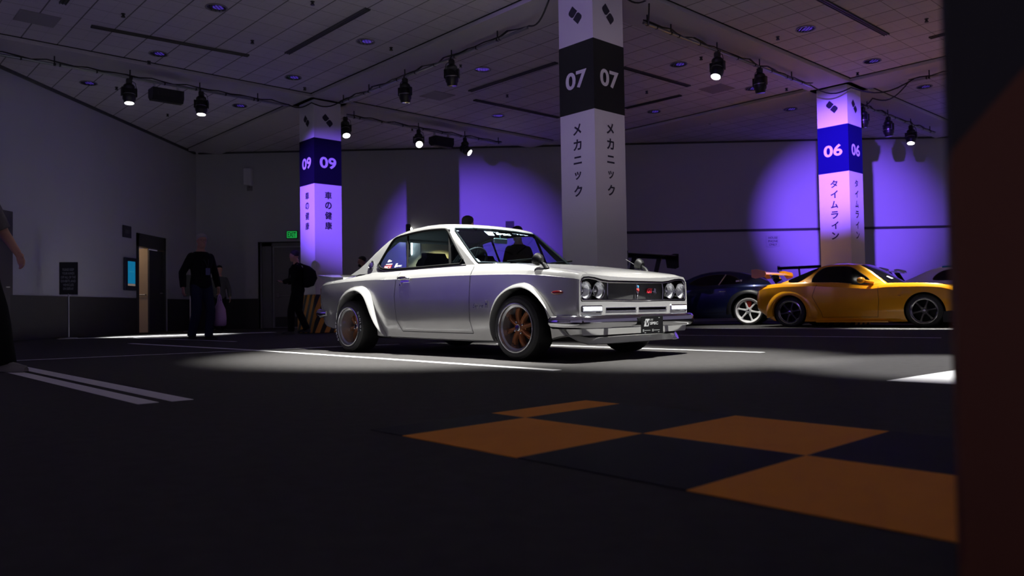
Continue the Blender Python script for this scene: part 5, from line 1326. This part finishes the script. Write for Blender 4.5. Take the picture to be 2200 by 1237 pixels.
def head_geo(mb, c, yaw, s=1.0, pitch=0.0):
    """skull, jaw, nose, brow, lips, ears; local +x is the face"""
    X = Matrix.Translation(c) @ Matrix.Rotation(yaw, 4, 'Z') @ Matrix.Rotation(pitch, 4, 'Y'); old = mb.X; mb.X = X
    rings = []
    for z, xf, xb, w_ in ((-.118, .062, -.012, .030), (-.105, .084, -.035, .048), (-.075, .092, -.055, .060), (-.04, .094, -.072, .066), (-.01, .092, -.088, .071), (.02, .091, -.097, .075), (.05, .092, -.100, .077), (.08, .082, -.094, .074), (.105, .058, -.074, .06), (.122, .02, -.035, .032)):
        ring = []
        for k in range(20):
            a = 2 * PI * k / 20; x = math.cos(a); ring.append(Vector(((xf if x > 0 else -xb) * x * s, w_ * math.sin(a) * s, z * s)))
        rings.append(ring)
    mb.rings(rings)
    mb.rings([[Vector((x * s, y * s, z * s)) for x, y, z in r] for r in ([(.085, -.008, .028), (.085, .008, .028), (.094, .004, .028), (.094, -.004, .028)], [(.085, -.017, -.022), (.085, .017, -.022), (.116, .010, -.020), (.116, -.010, -.020)], [(.085, -.012, -.03), (.085, .012, -.03), (.098, .006, -.03), (.098, -.006, -.03)])])
    for sgn in (-1, 1):
        mb.ellipsoid((.080 * s, sgn * .031 * s, .036 * s), (.02 * s, .024 * s, .008 * s), 10)      # brow
        mb.ellipsoid((.083 * s, sgn * .031 * s, .014 * s), (.011 * s, .014 * s, .010 * s), 10)      # eye
        mb.ellipsoid((-.005 * s, sgn * .078 * s, .002 * s), (.018 * s, .010 * s, .032 * s), 10)     # ear
    mb.ellipsoid((.088 * s, 0, -.058 * s), (.010 * s, .024 * s, .010 * s), 12)                      # lips
    mb.X = old; return X
def hand_geo(mb, wrist, direc, palm_n, curl=.5, s=1.0):
    d = Vector(direc).normalized(); n = Vector(palm_n); n = (n - d * n.dot(d)).normalized(); t = d.cross(n); w_ = Vector(wrist)
    mb.rings([[w_ + d * a * s + t * b * s + n * e * s for b, e in ((-hw_, -.010), (hw_, -.010), (hw_ * 1.02, .010), (-hw_ * 1.02, .012))] for a, hw_ in ((-.01, .024), (.03, .036), (.075, .041), (.092, .040))])
    for i, L in enumerate((.068, .078, .073, .058)):
        b = w_ + d * .085 * s + t * (-.031 + .0205 * i) * s; a1, a2, a3 = curl * .5, curl * 1.2, curl * 1.8
        P = [b]
        for f, a in ((.45, a1), (.3, a2), (.25, a3)): P.append(P[-1] + (d * math.cos(a) + n * math.sin(a)) * L * f * s)
        mb.tube(P, [.0098 * s, .0092 * s, .0084 * s, .0068 * s], 8)
    b = w_ + d * .02 * s - t * .03 * s
    mb.tube([b, b + (d * .6 - t * .6 + n * .3).normalized() * .035 * s, b + (d * .85 - t * .45 + n * .5).normalized() * .068 * s], [.0125 * s, .011 * s, .008 * s], 8)
def person(label, loc, yaw, h, arms, legs, colors, hair, headyaw=0.0, lean=0.0, extras=None, head_pitch=0.0, shirt_sleeve=None):
    """h = height; arms = {side: (elbow, wrist, hand_dir, palm)}, legs = {side: (knee, ankle, toe_angle)} in 1.8 m units"""
    k = h / 1.8
    p = thing('person', label, 'person', loc, yaw); S = lambda q: (q[0] * k, q[1] * k, q[2] * k)
    sh = lambda s: (lean * .5, s * .168, 1.415); hip = lambda s: (0, s * .088, .93)
    arm = {s: [(sh(s), .056), (arms[s][0], .045), (arms[s][1], .029)] for s in (-1, 1)}
    leg = {s: [(hip(s), .092), (legs[s][0], .060), (legs[s][1], .042)] for s in (-1, 1)}
    sc = lambda ch, e=0.0: [(S(q), (r + e) * k) for q, r in ch]
    body = MB(); torso(body, k, lean, 0, 1.7, .8)
    for s in (-1, 1): limb(body, sc(arm[s])); limb(body, sc(leg[s]))
    hc = Vector(S((lean * .85 + .03, 0, 1.68)))
    HX = head_geo(body, hc, headyaw, k, head_pitch)
    for s in (-1, 1): hand_geo(body, S(arms[s][1]), arms[s][2], arms[s][3], arms[s][4] if len(arms[s]) > 4 else .5, k)
    for s in (-1, 1):
        an = Vector(S(legs[s][1])); ta = legs[s][2]; f = Vector((math.cos(ta), math.sin(ta), 0))
        body.tube([an, an + Vector((0, 0, -.05 * k)) + f * .03, an + Vector((0, 0, -.06 * k)) + f * .15], [.04 * k, .035 * k, .025 * k], 8)
    b = remesh(body, 'body', SKIN, p, .0105 * k)
    # clothes
    j = MB(); torso(j, k, lean, .020, 1.535, .85)
    for s in (-1, 1):
        ch = arm[s]
        if shirt_sleeve: ch = [ch[0], (tuple(Vector(ch[0][0]).lerp(Vector(ch[1][0]), .9)), .055)]
        else: ch = ch[:2] + [(tuple(Vector(ch[1][0]).lerp(Vector(ch[2][0]), .95)), .034)]
        limb(j, sc(ch, .017))
    remesh(j, 'jacket' if not shirt_sleeve else 'shirt', colors[0], p, .012 * k)
    t = MB(); torso(t, k, 0, .012, 1.03, .80)
    for s in (-1, 1):
        limb(t, sc([leg[s][0], (leg[s][1][0], .066), (tuple(Vector(leg[s][2][0]) + Vector((0, 0, -.03))), .058)], .014))
    remesh(t, 'trousers', colors[1], p, .012 * k)
    for s in (-1, 1):
        an = Vector(S(legs[s][1])); ta = legs[s][2]; X = Matrix.Translation((an.x, an.y, 0)) @ Matrix.Rotation(ta, 4, 'Z')
        lift = max(an.z / k - .085, 0) * k; m = MB(); m.X = Matrix.Translation((0, 0, lift)) @ X
        rr = []
        for x, w_, z1 in ((-.07, .026, .05), (-.06, .036, .085), (-.01, .040, .095), (.06, .043, .072), (.12, .047, .055), (.17, .042, .045), (.195, .022, .032)):
            rr.append([Vector((x, -w_, .002)) * k, Vector((x, -w_ * 1.03, .02)) * k, Vector((x, -w_ * .7, z1)) * k, Vector((x, 0, z1 + .008)) * k, Vector((x, w_ * .7, z1)) * k, Vector((x, w_ * 1.03, .02)) * k, Vector((x, w_, .002)) * k])
        m.rings(rr); m.build('shoe', colors[2], p, 50)
    # hair
    hr = MB(); hr.X = HX; bald, beard, hm = hair
    rings = []
    for z, xf, xb, w_ in (((.0, .012, -.104, .079), (.03, .03, -.110, .083), (.06, .082, -.112, .084), (.09, .092, -.105, .080), (.117, .066, -.082, .062), (.135, .02, -.035, .025)) if not bald else ((-.02, -.02, -.098, .078), (.02, -.02, -.106, .081), (.05, -.01, -.108, .081), (.075, -.025, -.098, .072))):
        ring = []
        for q in range(20):
            a = 2 * PI * q / 20; x = math.cos(a); ring.append(Vector(((xf * x if x > 0 else -xb * x) * k, w_ * math.sin(a) * k, z * k)))
        rings.append(ring)
    hr.rings(rings)
    if beard: hr.ellipsoid((.055 * k, 0, -.095 * k), (.045 * k, .056 * k, .045 * k), 14)
    hr.build('hair', hm, p, 60)
    return p, HX, k
DK = cloth('black', (0.006, 0.006, 0.007)); NV = cloth('navy', (0.014, 0.016, 0.045)); GY = cloth('grey', (0.10, 0.09, 0.10)); SHOE = mat('shoe_black', (0.008, 0.008, 0.008), .5)
H_BLK = mat('hair_black', (0.007, 0.006, 0.006), .6, bump=.6, bscale=120); H_GRY = mat('hair_grey', (0.30, 0.28, 0.28), .6, bump=.5, bscale=120)
# man walking with a bag at the left, facing right towards the camera
wl = {1: ((.10, .115, .50), (.03, .12, .09), .15), -1: ((.06, -.11, .50), (-.10, -.12, .10), -.15)}
a1 = {1: ((-.06, .30, 1.14), (.04, .30, .89), (.12, 0, -1), (0, -1, 0), .9), -1: ((-.06, -.30, 1.14), (.0, -.32, .88), (.1, 0, -1), (0, 1, 0), .8)}
pm, HX, k_ = person('grey-haired man in a black jacket carrying a pale bag at the left', (-5.60, 13.95, 0), math.radians(-38), 1.90, a1, wl, (DK, NV, SHOE), (False, False, H_GRY), -.1)
gl = MB(); gl.X = HX
for s in (-1, 1): gl.tube([Vector((.096, s * .031, .014)) * k_ + Vector((0, math.cos(a) * .022, math.sin(a) * .017)) * k_ for a in [2 * PI * q / 14 for q in range(14)]], .0022, 5, closed=True).tube([Vector((.096, s * .053, .018)) * k_, Vector((.0, s * .080, .018)) * k_], .0022, 5)
gl.tube([Vector((.098, -.009, .016)) * k_, Vector((.098, .009, .016)) * k_], .0022, 5).build('glasses', BLACK, pm)
bd = MB(); bd.box((.17 * k_, .03, 1.16 * k_), (.006, .085, .125), bev=.002).build('badge', mat('badge_blue', (0.05, 0.05, 0.16), .4), pm, 35)
MB().tube([(.06 * k_, -.07, 1.50 * k_), (.155 * k_, -.01, 1.33 * k_), (.165 * k_, .03, 1.22 * k_), (.155 * k_, .055, 1.33 * k_), (.05 * k_, .085, 1.50 * k_)], .004, 6).build('lanyard', mat('lanyard', (0.04, 0.04, 0.06), .7), pm)
# carried bag hangs from his left hand
bag = thing('carrier_bag', 'pale plastic carrier bag hanging from the hand of the walking man', 'bag', (-5.60, 13.95, 0), math.radians(-38))
bb = MB(); hx, hy = .075 * k_, .30 * k_; rr = []
for z, w_, d_ in ((.24, .11, .06), (.26, .15, .09), (.38, .165, .10), (.55, .14, .08), (.65, .09, .04), (.70, .06, .022)):
    rr.append([Vector((hx + w_ * math.cos(a) * (1 + .06 * math.sin(3 * a + z * 20)), hy + d_ * math.sin(a), z)) for a in [2 * PI * q / 22 for q in range(22)]])
bb.rings(rr).build('bag_body', mat('bag_plastic', (0.5, 0.3, 0.55), .45, bump=.6, bscale=14), bag, 60)
hh = MB()
for s in (-1, 1): hh.tube([(hx - .05, hy + s * .015, .69), (hx - .02, hy + s * .012, .79), (hx, hy, .83), (hx + .02, hy + s * .012, .79), (hx + .05, hy + s * .015, .69)], .008, 6)
hh.build('bag_handle', MATS['bag_plastic'], bag)
# man with a backpack in front of the 09 column, walking left with a phone
wl2 = {1: ((.12, .10, .50), (.12, .11, .09), .1), -1: ((.02, -.10, .50), (-.16, -.11, .12), -.1)}
a2 = {1: ((.02, .27, 1.17), (.26, .16, 1.12), (1, -.3, .1), (0, -.2, 1), .6), -1: ((.02, -.27, 1.17), (.28, -.14, 1.12), (1, .3, .1), (0, .2, 1), .6)}
p2, HX2, k2 = person('man in black with a backpack walking left past the 09 column', (-4.62, 16.72, 0), math.radians(178), 1.80, a2, wl2, (DK, DK, SHOE), (False, False, H_BLK), 0.0, .05)
bp = MB(); rr = []
for z, d_, w_ in ((1.0, .05, .10), (1.04, .11, .15), (1.2, .15, .165), (1.36, .13, .155), (1.46, .07, .12), (1.49, .03, .08)): rr.append([Vector((-.12 - d_ + d_ * math.cos(a), w_ * math.sin(a), z)) for a in [2 * PI * q / 18 for q in range(18)]])
bkp = thing('backpack', 'black backpack worn by the man walking left past the 09 column', 'backpack', (-4.62, 16.72, 0), math.radians(178))
bp.rings(rr).build('pack', cloth('pack', (0.008, 0.008, 0.01)), bkp, 60)
ss = MB()
for s in (-1, 1): ss.tube([(-.16, s * .10, 1.47), (-.02, s * .12, 1.53), (.14, s * .12, 1.40), (.15, s * .14, 1.2), (-.1, s * .17, 1.06)], .016, 8)
ss.build('strap', MATS['cloth_pack'], bkp)
ph = thing('phone', 'phone held by the man walking left past the 09 column', 'phone', (-4.62, 16.72, 0), math.radians(178))
MB().box((.385, 0, 1.145), (.15, .075, .01), bev=.003).build('phone_case', BLACK, ph, 35)
# standing visitors further back
std = {1: ((.02, .10, .50), (0, .11, .085), .15), -1: ((.02, -.10, .50), (0, -.11, .085), -.15)}
ad = {1: ((-.02, .26, 1.16), (.08, .27, .92), (.1, 0, -1), (0, -1, 0)), -1: ((-.02, -.26, 1.16), (.08, -.27, .92), (.1, 0, -1), (0, 1, 0))}
person('man in grey standing far back by the left end of the back wall', (-7.9, 20.9, 0), math.radians(-60), 1.76, ad, std, (cloth('dim_grey', (0.07, 0.07, 0.075)), DK, SHOE), (False, False, H_BLK))
person('bearded person seen over the tail of the silver coupe', (-3.62, 18.9, 0), math.radians(200), 1.80, ad, std, (DK, DK, SHOE), (False, True, H_BLK))
person('person standing behind the silver coupe, head showing over the roof front', (-.66, 11.55, 0), math.radians(60), 1.86, ad, std, (DK, DK, SHOE), (False, False, H_BLK))
person('person standing behind the silver coupe, head just above the windscreen', (.12, 13.1, 0), math.radians(120), 1.86, ad, std, (DK, DK, SHOE), (False, False, H_BLK))
# visitor cut by the left edge of the frame
wl5 = {1: ((.20, .10, .52), (.30, .11, .09), .1), -1: ((-.02, -.10, .50), (-.26, -.11, .12), -.05)}
a5 = {1: ((.03, .28, 1.17), (.22, .27, .98), (.5, 0, -.9), (0, -1, 0)), -1: ((.05, -.30, 1.17), (.22, -.30, .97), (.5, 0, -.9), (0, 1, 0))}
person('visitor in a grey T-shirt walking in at the left edge of the photo', (-4.65, 6.62, 0), math.radians(-20), 1.88, a5, wl5, (GY, DK, mat('shoe_grey', (0.2, 0.19, 0.18), .6)), (False, False, H_BLK), 0, 0, None, 0, True)
